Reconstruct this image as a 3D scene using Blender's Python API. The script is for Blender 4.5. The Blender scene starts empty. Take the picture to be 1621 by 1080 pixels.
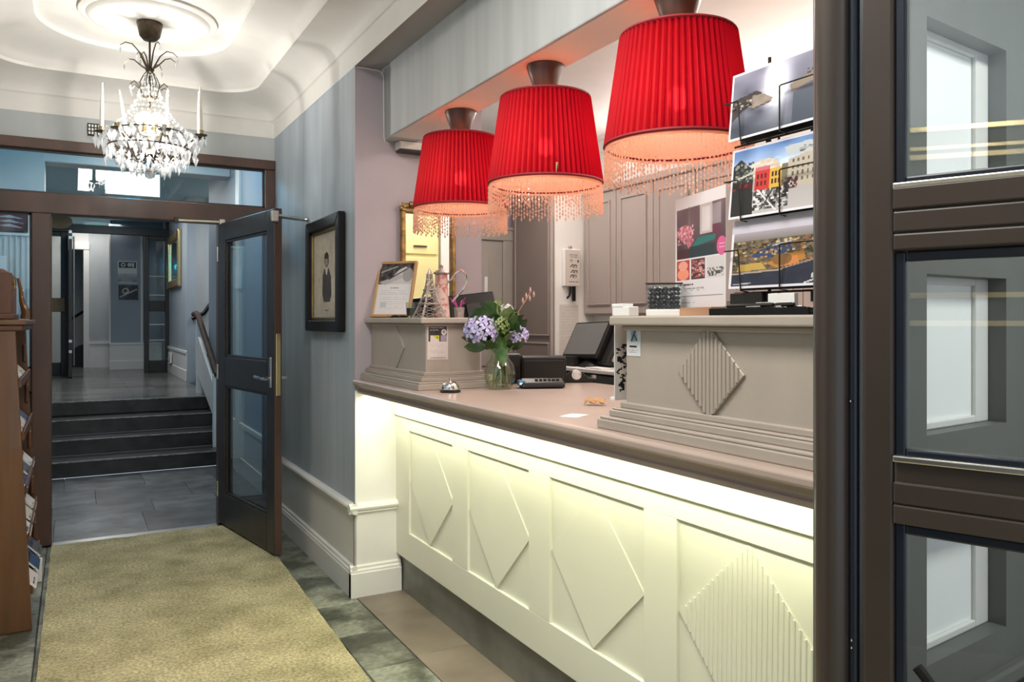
import bpy, math, random
import numpy as np
from mathutils import Matrix, Vector

random.seed(7)
rng = np.random.default_rng(7)
SC = bpy.context.scene
COL = SC.collection
PI = math.pi

# ------------------------------------------------------------------ camera
YAW = math.radians(29.2)
cam_d = bpy.data.cameras.new('camera')
cam = bpy.data.objects.new('camera', cam_d)
COL.objects.link(cam)
cam_d.sensor_fit = 'HORIZONTAL'
cam_d.sensor_width = 36.0
cam_d.lens = 1244.0 / 1621.0 * 36.0
cam_d.shift_y = (507.0 - 540.0) / 1621.0
cam_d.clip_start = 0.05
cam_d.clip_end = 100
cam.location = (0, 0, 1.40)
cam.rotation_euler = (PI / 2, 0, -YAW)
SC.camera = cam

# ------------------------------------------------------------------ view, world, lights
SC.view_settings.view_transform = 'Standard'
SC.view_settings.look = 'None'
SC.view_settings.exposure = 0.5
SC.view_settings.gamma = 1.0
SC.view_settings.use_curve_mapping = False
SC.cycles.max_bounces = 10
SC.cycles.transparent_max_bounces = 24
SC.cycles.diffuse_bounces = 5
SC.cycles.glossy_bounces = 5
SC.cycles.transmission_bounces = 8
SC.cycles.caustics_reflective = False
SC.cycles.caustics_refractive = False
SC.cycles.use_denoising = True
SC.cycles.sample_clamp_indirect = 6.0

W = bpy.data.worlds.new('world')
SC.world = W
W.use_nodes = True
W.node_tree.nodes['Background'].inputs[0].default_value = (0.80, 0.88, 1.0, 1)
W.node_tree.nodes['Background'].inputs[1].default_value = 0.9      # even sky fill let in where the room is left open behind the camera


def point(name, loc, watt, col, rad=0.05):
    l = bpy.data.lights.new(name, 'POINT')
    l.energy = watt; l.color = col; l.shadow_soft_size = rad
    o = bpy.data.objects.new(name, l); COL.objects.link(o); o.location = loc
    return o


def area(name, loc, sx, sy, watt, col, rot=(0, 0, 0), spread=PI):
    l = bpy.data.lights.new(name, 'AREA')
    l.shape = 'RECTANGLE'; l.size = sx; l.size_y = sy
    l.energy = watt; l.color = col; l.spread = spread
    o = bpy.data.objects.new(name, l); COL.objects.link(o); o.location = loc; o.rotation_euler = rot
    return o


CHX, CHY, CHZ = 0.366, 4.70, 3.05            # chandelier axis and the flat ceiling
LAMP_X, LAMP_Y = 1.50, (3.152, 2.435, 1.718)
point('chandelier_lower_light', (CHX, CHY, 2.40), 7, (1.0, 0.97, 0.92), 0.03)
point('chandelier_light', (CHX, CHY, 2.52), 19, (1.0, 0.95, 0.87), 0.02)
area('lobby_fill_light', (0.35, 1.3, 2.98), 0.6, 1.6, 46, (1.0, 0.96, 0.88))  # unseen fill added to lift the whole lobby
for _i, _y in enumerate(LAMP_Y):
    point('pendant_light', (LAMP_X, _y, 2.02), 3.4, (1.0, 0.80, 0.62), 0.035)
area('counter_strip_light', (1.325, 2.44, 1.024), 0.05, 2.80, 9.0, (1.0, 1.0, 0.70), (0, math.radians(-14), 0))
area('entrance_fill_light', (1.75, -0.1, 2.68), 0.9, 0.5, 34, (0.97, 1.0, 0.97))  # added fill without a fixture, brightens the white panes by the entrance
area('reception_fill_light', (2.45, 2.2, 2.66), 0.5, 1.2, 16, (1.0, 0.89, 0.84))  # unseen fill added over the reception room
area('reception_fill_uplight', (3.20, 3.0, 2.37), 0.12, 2.6, 9, (1.0, 0.84, 0.79), (0, PI - 0.5, 0))  # made-up uplight, added to brighten the reception ceiling
area('reception_far_fill_light', (2.45, 4.2, 2.66), 0.4, 0.5, 10, (1.0, 0.88, 0.80))  # second added fill, for the far part of the reception
area('vestibule_ceiling_light', (0.6, 7.2, 3.0), 0.8, 0.8, 13, (1.0, 0.96, 0.92))
point('exit_sign_glow', (0.37, 6.35, 2.72), 22, (0.0, 0.42, 0.72), 0.08)
area('landing_ceiling_light', (0.5, 11.0, 3.0), 0.8, 2.0, 24, (0.98, 0.97, 0.95))
area('hall_ceiling_light', (0.3, 14.9, 3.0), 0.8, 0.8, 9, (1.0, 0.97, 0.92))
area('upstairs_light', (2.2, 10.5, 3.0), 0.6, 0.6, 9, (0.95, 0.97, 1.0))

# ------------------------------------------------------------------ materials
MATS = {}


def mat(name, col, rough=0.55, metal=0.0, var=0.0, vs=6.0, stretch=(1, 1, 1), bump=0.0, bs=40.0, col2=None,
        spec=0.5, rand=0.0, detail=4.0, coat=0.0, lo=0.35, hi=0.65, fine=0.0, fs=150.0):
    if name in MATS:
        return MATS[name]
    m = bpy.data.materials.new(name); m.use_nodes = True
    nt = m.node_tree; N = nt.nodes; L = nt.links
    b = N['Principled BSDF']
    b.inputs['Roughness'].default_value = rough
    b.inputs['Metallic'].default_value = metal
    b.inputs['Specular IOR Level'].default_value = spec
    b.inputs['Coat Weight'].default_value = coat
    c = (*col, 1)
    tc = N.new('ShaderNodeTexCoord')
    mp = N.new('ShaderNodeMapping'); mp.inputs['Scale'].default_value = stretch
    L.new(tc.outputs['Object'], mp.inputs['Vector'])
    oi = N.new('ShaderNodeObjectInfo')
    add = N.new('ShaderNodeVectorMath'); add.operation = 'ADD'
    cmb = N.new('ShaderNodeMath'); cmb.operation = 'MULTIPLY'; cmb.inputs[1].default_value = 37.0
    L.new(oi.outputs['Random'], cmb.inputs[0])
    L.new(mp.outputs['Vector'], add.inputs[0]); L.new(cmb.outputs[0], add.inputs[1])
    if col2 is None:
        k = 1 - (var if var else 0.04)
        col2 = (col[0] * k, col[1] * k, col[2] * k)
    no = N.new('ShaderNodeTexNoise'); no.inputs['Scale'].default_value = vs; no.inputs['Detail'].default_value = detail
    L.new(add.outputs[0], no.inputs['Vector'])
    rp = N.new('ShaderNodeValToRGB')
    rp.color_ramp.elements[0].position = lo; rp.color_ramp.elements[0].color = (*col2, 1)
    rp.color_ramp.elements[1].position = hi; rp.color_ramp.elements[1].color = c
    L.new(no.outputs['Fac'], rp.inputs['Fac'])
    out = rp.outputs['Color']
    if rand:
        hs = N.new('ShaderNodeHueSaturation')
        mr = N.new('ShaderNodeMapRange'); mr.inputs['To Min'].default_value = 1 - rand; mr.inputs['To Max'].default_value = 1 + rand
        L.new(oi.outputs['Random'], mr.inputs['Value']); L.new(mr.outputs[0], hs.inputs['Value']); L.new(out, hs.inputs['Color'])
        out = hs.outputs['Color']
    if fine:
        n3 = N.new('ShaderNodeTexNoise'); n3.inputs['Scale'].default_value = fs; n3.inputs['Detail'].default_value = 3
        L.new(add.outputs[0], n3.inputs['Vector'])
        m3 = N.new('ShaderNodeMapRange'); m3.inputs['From Min'].default_value = 0.3; m3.inputs['From Max'].default_value = 0.7
        m3.inputs['To Min'].default_value = 1 - fine; m3.inputs['To Max'].default_value = 1 + fine
        L.new(n3.outputs['Fac'], m3.inputs['Value'])
        h3 = N.new('ShaderNodeHueSaturation'); L.new(m3.outputs[0], h3.inputs['Value']); L.new(out, h3.inputs['Color']); out = h3.outputs['Color']
    L.new(out, b.inputs['Base Color'])
    if bump:
        n2 = N.new('ShaderNodeTexNoise'); n2.inputs['Scale'].default_value = bs; n2.inputs['Detail'].default_value = 5
        L.new(add.outputs[0], n2.inputs['Vector'])
        bp = N.new('ShaderNodeBump'); bp.inputs['Strength'].default_value = bump; bp.inputs['Distance'].default_value = 0.01
        L.new(n2.outputs['Fac'], bp.inputs['Height']); L.new(bp.outputs[0], b.inputs['Normal'])
    MATS[name] = m
    return m


def emis(name, col, strength):
    m = bpy.data.materials.new(name); m.use_nodes = True
    nt = m.node_tree; nt.nodes.clear()
    e = nt.nodes.new('ShaderNodeEmission'); e.inputs[0].default_value = (*col, 1); e.inputs[1].default_value = strength
    o = nt.nodes.new('ShaderNodeOutputMaterial'); nt.links.new(e.outputs[0], o.inputs[0])
    return m


def clear_glass(name, tint=(0.92, 0.96, 0.95), refl=0.9, rough=0.0):
    """thin clear sheet: fresnel mirror over a tinted see-through layer"""
    m = bpy.data.materials.new(name); m.use_nodes = True
    nt = m.node_tree; N = nt.nodes; L = nt.links; N.clear()
    lw = N.new('ShaderNodeLayerWeight'); lw.inputs['Blend'].default_value = 0.5
    pw_ = N.new('ShaderNodeMath'); pw_.operation = 'POWER'; pw_.inputs[1].default_value = 5.0
    fr = N.new('ShaderNodeMath'); fr.operation = 'MULTIPLY_ADD'; fr.inputs[1].default_value = 0.96; fr.inputs[2].default_value = 0.04
    L.new(lw.outputs['Facing'], pw_.inputs[0]); L.new(pw_.outputs[0], fr.inputs[0])
    mu = N.new('ShaderNodeMath'); mu.operation = 'MULTIPLY'; mu.inputs[1].default_value = refl; mu.use_clamp = True
    t = N.new('ShaderNodeBsdfTransparent'); t.inputs[0].default_value = (*tint, 1)
    g = N.new('ShaderNodeBsdfGlossy'); g.inputs['Roughness'].default_value = rough
    mx = N.new('ShaderNodeMixShader'); o = N.new('ShaderNodeOutputMaterial')
    L.new(fr.outputs[0], mu.inputs[0]); L.new(mu.outputs[0], mx.inputs[0]); L.new(t.outputs[0], mx.inputs[1]); L.new(g.outputs[0], mx.inputs[2]); L.new(mx.outputs[0], o.inputs[0])
    return m


def cloth_translucent(name, col, tcol, fac=0.55, through=0.0):
    m = bpy.data.materials.new(name); m.use_nodes = True
    nt = m.node_tree; N = nt.nodes; L = nt.links; N.clear()
    d = N.new('ShaderNodeBsdfDiffuse'); d.inputs[0].default_value = (*col, 1)
    t = N.new('ShaderNodeBsdfTranslucent'); t.inputs[0].default_value = (*tcol, 1)
    mx = N.new('ShaderNodeMixShader'); mx.inputs[0].default_value = fac
    o = N.new('ShaderNodeOutputMaterial')
    L.new(d.outputs[0], mx.inputs[1]); L.new(t.outputs[0], mx.inputs[2])
    last = mx
    if through:
        tr = N.new('ShaderNodeBsdfTransparent'); tr.inputs[0].default_value = (*tcol, 1)
        m2 = N.new('ShaderNodeMixShader'); m2.inputs[0].default_value = through
        L.new(mx.outputs[0], m2.inputs[1]); L.new(tr.outputs[0], m2.inputs[2]); last = m2
    L.new(last.outputs[0], o.inputs[0])
    return m


def crystal_mat(name, tint, tr, gl):
    m = bpy.data.materials.new(name); m.use_nodes = True
    nt = m.node_tree; N = nt.nodes; L = nt.links; N.clear()
    t = N.new('ShaderNodeBsdfTransparent'); t.inputs[0].default_value = (*tint, 1)
    g = N.new('ShaderNodeBsdfGlossy'); g.inputs['Roughness'].default_value = 0.06
    d = N.new('ShaderNodeBsdfTranslucent'); d.inputs[0].default_value = (*tint, 1)
    m1 = N.new('ShaderNodeMixShader'); m1.inputs[0].default_value = gl
    m2 = N.new('ShaderNodeMixShader'); m2.inputs[0].default_value = tr
    o = N.new('ShaderNodeOutputMaterial')
    L.new(d.outputs[0], m1.inputs[1]); L.new(g.outputs[0], m1.inputs[2])
    L.new(m1.outputs[0], m2.inputs[1]); L.new(t.outputs[0], m2.inputs[2]); L.new(m2.outputs[0], o.inputs[0])
    return m


def print_mat():
    m = bpy.data.materials.new('printed_paper'); m.use_nodes = True
    nt = m.node_tree; b = nt.nodes['Principled BSDF']
    a = nt.nodes.new('ShaderNodeAttribute'); a.attribute_name = 'Ink'
    nt.links.new(a.outputs['Color'], b.inputs['Base Color']); b.inputs['Roughness'].default_value = 0.45
    return m


BLUE = mat('blue_grey_paint', (0.42, 0.475, 0.53), 0.5, var=0.25, vs=3.0, stretch=(1, 3.0, 0.22), bump=0.05, bs=30, lo=0.3, hi=0.7)
MAUVE = mat('mauve_paint', (0.47, 0.42, 0.46), 0.5, var=0.10, vs=2.5, bump=0.04, bs=60)
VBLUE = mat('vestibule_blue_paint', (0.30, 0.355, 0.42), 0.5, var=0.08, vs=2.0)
GREYP = mat('light_grey_paint', (0.70, 0.69, 0.66), 0.42, var=0.05, vs=4)
WHITEP = mat('white_paint', (0.80, 0.79, 0.76), 0.45, var=0.04, vs=5)
CEILP = mat('ceiling_plaster', (0.80, 0.78, 0.74), 0.6, var=0.07, vs=3.0, bump=0.06, bs=14)
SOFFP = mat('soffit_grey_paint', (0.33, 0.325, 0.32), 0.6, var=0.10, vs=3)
BEAMP = mat('beam_grey_paint', (0.50, 0.525, 0.535), 0.5, var=0.18, vs=3.0, stretch=(1, 3, 0.25))
BEAMU = mat('beam_cream_paint', (0.84, 0.81, 0.78), 0.5, var=0.04)
BROWN = mat('dark_brown_timber', (0.105, 0.058, 0.043), 0.38, var=0.30, vs=5, stretch=(1, 1, 0.3), bump=0.08, bs=30)
BROWNL = mat('brown_painted_metal', (0.050, 0.037, 0.029), 0.34, var=0.15, vs=3)
DBROWN = mat('black_brown_timber', (0.035, 0.030, 0.027), 0.36, var=0.3, vs=6, stretch=(1, 1, 0.3))
BLACK = mat('black_plastic', (0.008, 0.008, 0.008), 0.35, var=0.2, spec=0.3)
BLACKM = mat('black_wire', (0.015, 0.014, 0.013), 0.4, metal=0.3)
RUBBER = mat('blue_black_rubber', (0.012, 0.018, 0.030), 0.30, var=0.2)
DGREY = mat('dark_grey_plastic', (0.022, 0.021, 0.020), 0.4, var=0.2, spec=0.35)
SLATE = mat('slate', (0.235, 0.245, 0.19), 0.42, vs=5, col2=(0.06, 0.065, 0.045), bump=0.5, bs=14, rand=0.3, detail=12, lo=0.42, hi=0.58, fine=0.3, fs=45)
BSTONE = mat('brown_limestone', (0.25, 0.205, 0.16), 0.36, vs=4, col2=(0.16, 0.13, 0.10), bump=0.12, bs=20, rand=0.12)
VSTONE = mat('grey_slate', (0.17, 0.165, 0.16), 0.34, vs=5, col2=(0.06, 0.058, 0.056), bump=0.3, bs=9, rand=0.28, detail=9)
LSTONE = mat('polished_grey_stone', (0.17, 0.16, 0.15), 0.20, vs=5, col2=(0.09, 0.085, 0.08), rand=0.3, stretch=(0.6, 3, 1))
GROUT = mat('dark_grout', (0.07, 0.07, 0.065), 0.9, bump=0.2)
TOE = mat('grey_green_stone', (0.20, 0.20, 0.17), 0.4, vs=4, col2=(0.12, 0.12, 0.10), bump=0.15, bs=20)
STEP = mat('black_step_stone', (0.045, 0.042, 0.038), 0.32, vs=7, col2=(0.02, 0.019, 0.017), bump=0.2, bs=20)
RAILW = mat('brown_rail_wood', (0.09, 0.05, 0.035), 0.7, var=0.3, vs=8, spec=0.2)
NOSE = mat('worn_step_edge', (0.34, 0.32, 0.27), 0.45, vs=20, col2=(0.12, 0.11, 0.09), stretch=(1, 1, 1))
RUG = mat('beige_wool', (0.64, 0.57, 0.34), 0.95, vs=5, col2=(0.40, 0.355, 0.20), bump=1.0, bs=160, spec=0.1, detail=12, lo=0.3, hi=0.62, fine=0.38, fs=75)
STEEL = mat('brushed_steel', (0.62, 0.61, 0.58), 0.28, metal=1.0)
CHROME = mat('chrome', (0.85, 0.85, 0.86), 0.08, metal=1.0)
BRASS = mat('aged_brass', (0.62, 0.46, 0.22), 0.28, metal=1.0, var=0.3)
BRASSL = mat('polished_brass', (0.95, 0.72, 0.36), 0.18, metal=1.0)
GILT = mat('gilded_wood', (0.48, 0.30, 0.11), 0.38, metal=0.75, var=0.5, vs=25, bump=0.3, bs=60)
OAKF = mat('honey_oak_frame', (0.50, 0.30, 0.13), 0.4, var=0.25, vs=20, stretch=(1, 1, 0.2))
BRONZE = mat('dark_bronze', (0.10, 0.075, 0.05), 0.4, metal=0.8, var=0.4, vs=40)
BOOKW = mat('orange_brown_wood', (0.165, 0.072, 0.020), 0.35, var=0.45, vs=5, stretch=(2, 2, 0.25), bump=0.06, bs=30, coat=0.3)
BOOKD = mat('dark_red_brown_wood', (0.13, 0.05, 0.02), 0.4, var=0.4, vs=6)
LEATHER = mat('brown_leather', (0.20, 0.085, 0.04), 0.38, var=0.35, vs=9, bump=0.15, bs=90)
CPAINT = mat('counter_cream_paint', (0.70, 0.70, 0.60), 0.40, var=0.04, vs=3)
CTOP = mat('counter_top_taupe', (0.43, 0.34, 0.295), 0.30, var=0.10, vs=4)
TAUPE = mat('taupe_paint', (0.42, 0.365, 0.315), 0.40, var=0.08, vs=6, stretch=(1, 1, 0.4))
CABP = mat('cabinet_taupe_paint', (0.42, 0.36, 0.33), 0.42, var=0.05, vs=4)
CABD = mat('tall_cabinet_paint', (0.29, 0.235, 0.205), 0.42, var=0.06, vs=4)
DOORP = mat('greyish_door_paint', (0.40, 0.37, 0.33), 0.45, var=0.05)
YELLOW = mat('cream_yellow_paint', (0.80, 0.74, 0.36), 0.45, var=0.04)
BLUEP = mat('mid_blue_card', (0.10, 0.17, 0.28), 0.5)
GPART = mat('grey_green_paint', (0.105, 0.112, 0.103), 0.5, var=0.08, vs=2)
PAPER = mat('white_paper', (0.82, 0.81, 0.79), 0.6, var=0.03)
CANDLE = mat('ivory_wax', (0.88, 0.85, 0.74), 0.5)
REDT = mat('dark_red_braid', (0.28, 0.008, 0.018), 0.7, var=0.2, vs=60)
CUPM = mat('brown_lamp_cup', (0.075, 0.042, 0.032), 0.32, var=0.1)
LEAF = mat('dark_leaf_green', (0.055, 0.125, 0.025), 0.45, vs=30, col2=(0.02, 0.06, 0.012), rand=0.35)
LEAFL = mat('pale_leaf_green', (0.22, 0.30, 0.10), 0.5, vs=30, col2=(0.10, 0.17, 0.05), rand=0.3)
LILAC = mat('lilac_petal', (0.55, 0.53, 0.80), 0.6, vs=60, col2=(0.38, 0.36, 0.68))
WPETAL = mat('white_petal', (0.82, 0.83, 0.80), 0.6, vs=60, col2=(0.62, 0.66, 0.62))
TWIGP = mat('pink_bud', (0.62, 0.40, 0.36), 0.6)
LIME = mat('lime_card', (0.35, 0.40, 0.10), 0.5)
COPPER = mat('copper_tin', (0.62, 0.36, 0.22), 0.3, metal=0.6)
PINK = mat('magenta_twig', (0.45, 0.06, 0.28), 0.5)
LGREY = mat('pewter', (0.50, 0.44, 0.41), 0.35, metal=0.7, var=0.35, vs=60, bump=0.4, bs=120)
RCAN = mat('red_patterned_tin', (0.60, 0.47, 0.43), 0.45, vs=42, col2=(0.50, 0.17, 0.15), lo=0.40, hi=0.48)
STONEB = mat('black_pebble', (0.03, 0.025, 0.023), 0.25, rand=0.5)
LEATH2 = mat('tan_dry_leaf', (0.45, 0.24, 0.08), 0.6, var=0.3, vs=40)
MIRROR = mat('mirror_silver', (0.86, 0.87, 0.86), 0.015, metal=1.0, var=0.01)
GLASS = clear_glass('clear_window_glass', (0.95, 0.975, 0.97))
GLASSE = clear_glass('entrance_glass', (0.94, 0.96, 0.955), 3.6)
GLASSD = clear_glass('dark_leaf_glass', (0.90, 0.93, 0.92), 1.6)
VASEG = clear_glass('vase_glass', (0.93, 0.95, 0.90), 1.4)
FROST = mat('white_pane_paint', (0.86, 0.87, 0.86), 0.35, var=0.02)
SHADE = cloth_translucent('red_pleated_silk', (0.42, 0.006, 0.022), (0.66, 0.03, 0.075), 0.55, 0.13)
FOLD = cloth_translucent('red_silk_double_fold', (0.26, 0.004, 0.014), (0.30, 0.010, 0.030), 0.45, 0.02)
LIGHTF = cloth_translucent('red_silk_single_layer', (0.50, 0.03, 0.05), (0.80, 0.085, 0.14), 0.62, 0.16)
CORAL = cloth_translucent('coral_tint_cover_silk', (0.70, 0.20, 0.12), (0.95, 0.30, 0.16), 0.7)
LINING = cloth_translucent('peach_lining', (0.88, 0.50, 0.36), (0.92, 0.55, 0.40), 0.45, 0.10)
CRYSTAL = crystal_mat('chandelier_crystal', (0.98, 0.99, 1.0), 0.22, 0.30)
BEADG = crystal_mat('pink_glass_bead', (1.0, 0.76, 0.64), 0.22, 0.22)
BULB = emis('lit_bulb', (1.0, 0.88, 0.72), 40)
BULBC = emis('lit_chandelier_bulb', (1.0, 0.96, 0.90), 30)
SIGN = emis('lit_sign_face', (0.72, 0.95, 1.0), 3.2)
LED = emis('lit_led_strip', (1.0, 1.0, 0.75), 4)
LAMPON = emis('lit_ceiling_lamp', (0.55, 0.95, 1.0), 2.0)
INK = print_mat()

# ------------------------------------------------------------------ building helpers
ORG = {}


class MB:
    """collects plain geometry in world coordinates; build() links it as ONE mesh object"""

    def __init__(s, xf=None):
        s.v = []; s.f = []; s.xf = xf

    def add(s, V, Fc):
        o = len(s.v)
        if s.xf is not None:
            V = [tuple(s.xf @ Vector(p)) for p in V]
        s.v += [tuple(p) for p in V]
        s.f += [tuple(i + o for i in q) for q in Fc]
        return s

    def box(s, x0, x1, y0, y1, z0, z1):
        return s.add([(x0, y0, z0), (x1, y0, z0), (x1, y1, z0), (x0, y1, z0), (x0, y0, z1), (x1, y0, z1), (x1, y1, z1), (x0, y1, z1)],
                     [(0, 3, 2, 1), (4, 5, 6, 7), (0, 1, 5, 4), (1, 2, 6, 5), (2, 3, 7, 6), (3, 0, 4, 7)])

    def prism(s, poly, axis, a0, a1):
        n = len(poly)
        def P(p, a):
            return (a, p[0], p[1]) if axis == 'x' else ((p[0], a, p[1]) if axis == 'y' else (p[0], p[1], a))
        V = [P(p, a0) for p in poly] + [P(p, a1) for p in poly]
        Fc = [tuple(range(n))[::-1], tuple(range(n, 2 * n))]
        Fc += [(i, (i + 1) % n, n + (i + 1) % n, n + i) for i in range(n)]
        return s.add(V, Fc)

    def lathe(s, prof, c=(0, 0, 0), n=24, cap=True, wob=None):
        V = []; Fc = []
        for j, (r, z) in enumerate(prof):
            for i in range(n):
                a = 2 * PI * i / n
                rr = r if wob is None else r + wob(i, j)
                V.append((c[0] + rr * math.cos(a), c[1] + rr * math.sin(a), c[2] + z))
        for j in range(len(prof) - 1):
            for i in range(n):
                k = (i + 1) % n
                Fc.append((j * n + i, j * n + k, (j + 1) * n + k, (j + 1) * n + i))
        if cap:
            Fc.append(tuple(range(n))[::-1]); m = (len(prof) - 1) * n
            Fc.append(tuple(range(m, m + n)))
        return s.add(V, Fc)

    def tube(s, pts, r, n=6, cap=True):
        P = [Vector(p) for p in pts]; V = []; Fc = []; prev = None
        for i, p in enumerate(P):
            t = (P[min(i + 1, len(P) - 1)] - P[max(i - 1, 0)])
            t = t.normalized() if t.length > 1e-9 else Vector((0, 0, 1))
            if prev is None:
                u = t.orthogonal().normalized()
            else:
                u = (prev - t * prev.dot(t)); u = u.normalized() if u.length > 1e-6 else t.orthogonal().normalized()
            prev = u; w = t.cross(u)
            rr = r[i] if hasattr(r, '__len__') else r
            for k in range(n):
                a = 2 * PI * k / n
                V.append(tuple(p + (u * math.cos(a) + w * math.sin(a)) * rr))
        for i in range(len(P) - 1):
            for k in range(n):
                q = (k + 1) % n
                Fc.append((i * n + k, i * n + q, (i + 1) * n + q, (i + 1) * n + k))
        if cap:
            Fc.append(tuple(range(n))[::-1]); m = (len(P) - 1) * n
            Fc.append(tuple(range(m, m + n)))
        return s.add(V, Fc)

    def ball(s, c, r, nu=10, nv=6, sz=1.0):
        prof = [(max(1e-4, r * math.sin(PI * j / nv)), -r * sz * math.cos(PI * j / nv)) for j in range(nv + 1)]
        return s.lathe(prof, c, nu)

    def octa(s, c, r, h):
        x, y, z = c
        V = [(x, y, z + h * 0.35), (x + r, y, z), (x, y + r, z), (x - r, y, z), (x, y - r, z), (x, y, z - h * 0.65)]
        return s.add(V, [(0, 1, 2), (0, 2, 3), (0, 3, 4), (0, 4, 1), (5, 2, 1), (5, 3, 2), (5, 4, 3), (5, 1, 4)])

    def quad(s, a, b, c, d):
        return s.add([a, b, c, d], [(0, 1, 2, 3)])

    def build(s, name, m, parent=None, smooth=False, bevel=0.0, org=None, seg=2):
        v = np.array(s.v, dtype=float)
        if parent is not None:
            po = ORG[parent]
            org = po if org is None else org
        elif org is None:
            lo, hi = v.min(0), v.max(0)
            org = ((lo[0] + hi[0]) / 2, (lo[1] + hi[1]) / 2, lo[2])
        org = tuple(float(x) for x in org)
        me = bpy.data.meshes.new(name)
        me.from_pydata([tuple(p) for p in (v - np.array(org))], [], s.f)
        me.update()
        me.materials.append(m)
        if smooth:
            me.shade_smooth()
            me.set_sharp_from_angle(angle=math.radians(40))
        o = bpy.data.objects.new(name, me); COL.objects.link(o)
        ORG[o] = org
        if parent is not None:
            o.parent = parent
            o.location = tuple(org[i] - po[i] for i in range(3))
        else:
            o.location = org
        if bevel:
            b = o.modifiers.new('edge', 'BEVEL'); b.width = bevel; b.segments = seg; b.limit_method = 'ANGLE'; b.angle_limit = math.radians(35)
            if not smooth:
                b.harden_normals = False
        return o


def tag(o, label, cat, group=None):
    o['label'] = label; o['category'] = cat
    if group: o['group'] = group
    return o


def thing(name, label, cat, loc, group=None):
    o = bpy.data.objects.new(name, None); COL.objects.link(o)
    o.empty_display_size = 0.05
    o.location = loc; ORG[o] = tuple(float(x) for x in loc)
    return tag(o, label, cat, group)


def struct(o, label=None):
    o['kind'] = 'structure'
    if label: o['label'] = label
    return o


def sempty(name, loc, label=None):
    o = bpy.data.objects.new(name, None); COL.objects.link(o); o.location = loc; ORG[o] = tuple(float(x) for x in loc)
    return struct(o, label)


def inst(src, parent, wloc, rot=(0, 0, 0), scale=(1, 1, 1)):
    """another part sharing the mesh of src"""
    c = src.copy(); COL.objects.link(c); c.parent = parent
    po = ORG[parent]
    c.location = tuple(wloc[i] - po[i] for i in range(3)); c.rotation_euler = rot; c.scale = scale
    ORG[c] = tuple(wloc)
    return c


def copy_tree(o, parent=None):
    c = o.copy(); COL.objects.link(c)
    if parent is not None: c.parent = parent
    for ch in list(o.children): copy_tree(ch, c)
    return c


def frame_xf(org, u, up=None, roll=None):
    """local x along u (horizontal), local z up (optionally leaned), local y = away from the viewer side"""
    u = Vector(u).normalized()
    z = Vector(up).normalized() if up is not None else Vector((0, 0, 1))
    y = z.cross(u).normalized()
    z = u.cross(y).normalized()
    M = Matrix((( u.x, y.x, z.x, org[0]), (u.y, y.y, z.y, org[1]), (u.z, y.z, z.z, org[2]), (0, 0, 0, 1)))
    return M


# ---- flat print: painted per vertex on a fine grid
class Art:
    def __init__(s, w, h, bg=(1, 1, 1), seed=1):
        s.w, s.h = w, h
        s.a = np.ones((h, w, 3)) * np.array(bg); s.r = np.random.default_rng(seed)
        s.Y, s.X = np.mgrid[0:h, 0:w]; s.X = (s.X + 0.5) / w; s.Y = (s.Y + 0.5) / h

    def put(s, m, c):
        s.a[m] = c; return s

    def rect(s, x0, y0, x1, y1, c):
        return s.put((s.X >= x0) & (s.X < x1) & (s.Y >= y0) & (s.Y < y1), c)

    def ell(s, x, y, rx, ry, c):
        return s.put(((s.X - x) / rx) ** 2 + ((s.Y - y) / ry) ** 2 < 1, c)

    def line(s, x0, y0, x1, y1, wd, c):
        asp = s.w / s.h
        dx, dy = (x1 - x0) * asp, y1 - y0; L = math.hypot(dx, dy) + 1e-9
        px, py = (s.X - x0) * asp, s.Y - y0
        t = np.clip((px * dx + py * dy) / L / L, 0, 1)
        return s.put(np.hypot(px - t * dx, py - t * dy) < wd, c)

    def poly(s, pts, c):
        m = np.zeros(s.X.shape, bool); n = len(pts)
        for i in range(n):
            (x0, y0), (x1, y1) = pts[i], pts[(i + 1) % n]
            if y0 == y1: continue
            cr = ((y0 > s.Y) != (y1 > s.Y)) & (s.X < (x1 - x0) * (s.Y - y0) / (y1 - y0) + x0)
            m ^= cr
        return s.put(m, c)

    def grad(s, y0, y1, c0, c1, x0=0, x1=1):
        m = (s.Y >= y0) & (s.Y < y1) & (s.X >= x0) & (s.X < x1)
        t = ((s.Y - y0) / (y1 - y0))[..., None]
        g = np.array(c0) * (1 - t) + np.array(c1) * t
        s.a[m] = g[m]; return s

    def noise(s, k, x0=0, y0=0, x1=1, y1=1, cells=30):
        g = s.r.random((cells + 2, cells + 2)) - 0.5
        gx = s.X * cells; gy = s.Y * cells
        i = gx.astype(int); j = gy.astype(int); fx = gx - i; fy = gy - j
        n = g[j, i] * (1 - fx) * (1 - fy) + g[j, i + 1] * fx * (1 - fy) + g[j + 1, i] * (1 - fx) * fy + g[j + 1, i + 1] * fx * fy
        m = (s.X >= x0) & (s.X < x1) & (s.Y >= y0) & (s.Y < y1)
        s.a[m] = np.clip(s.a[m] + (n[..., None] * k)[m], 0, 1); return s

    def specks(s, n, x0, y0, x1, y1, cols, rx=0.012, ry=0.012):
        for _ in range(n):
            x = s.r.uniform(x0, x1); y = s.r.uniform(y0, y1); k = s.r.uniform(0.5, 1.4)
            c = cols[s.r.integers(len(cols))]
            s.rect(max(x0, x - rx * k), max(y0, y - ry * k), min(x1, x + rx * k), min(y1, y + ry * k), c)
        return s

    def words(s, x0, x1, y, hgt, c, fill=0.8):
        x = x0
        while x < x1:
            wl = s.r.uniform(0.02, 0.07)
            if s.r.random() < fill: s.rect(x, y, min(x + wl, x1), y + hgt, c)
            x += wl + 0.012
        return s

    def linear(s):
        a = np.clip(s.a, 0, 1)
        return np.where(a <= 0.04045, a / 12.92, ((a + 0.055) / 1.055) ** 2.4)


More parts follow.
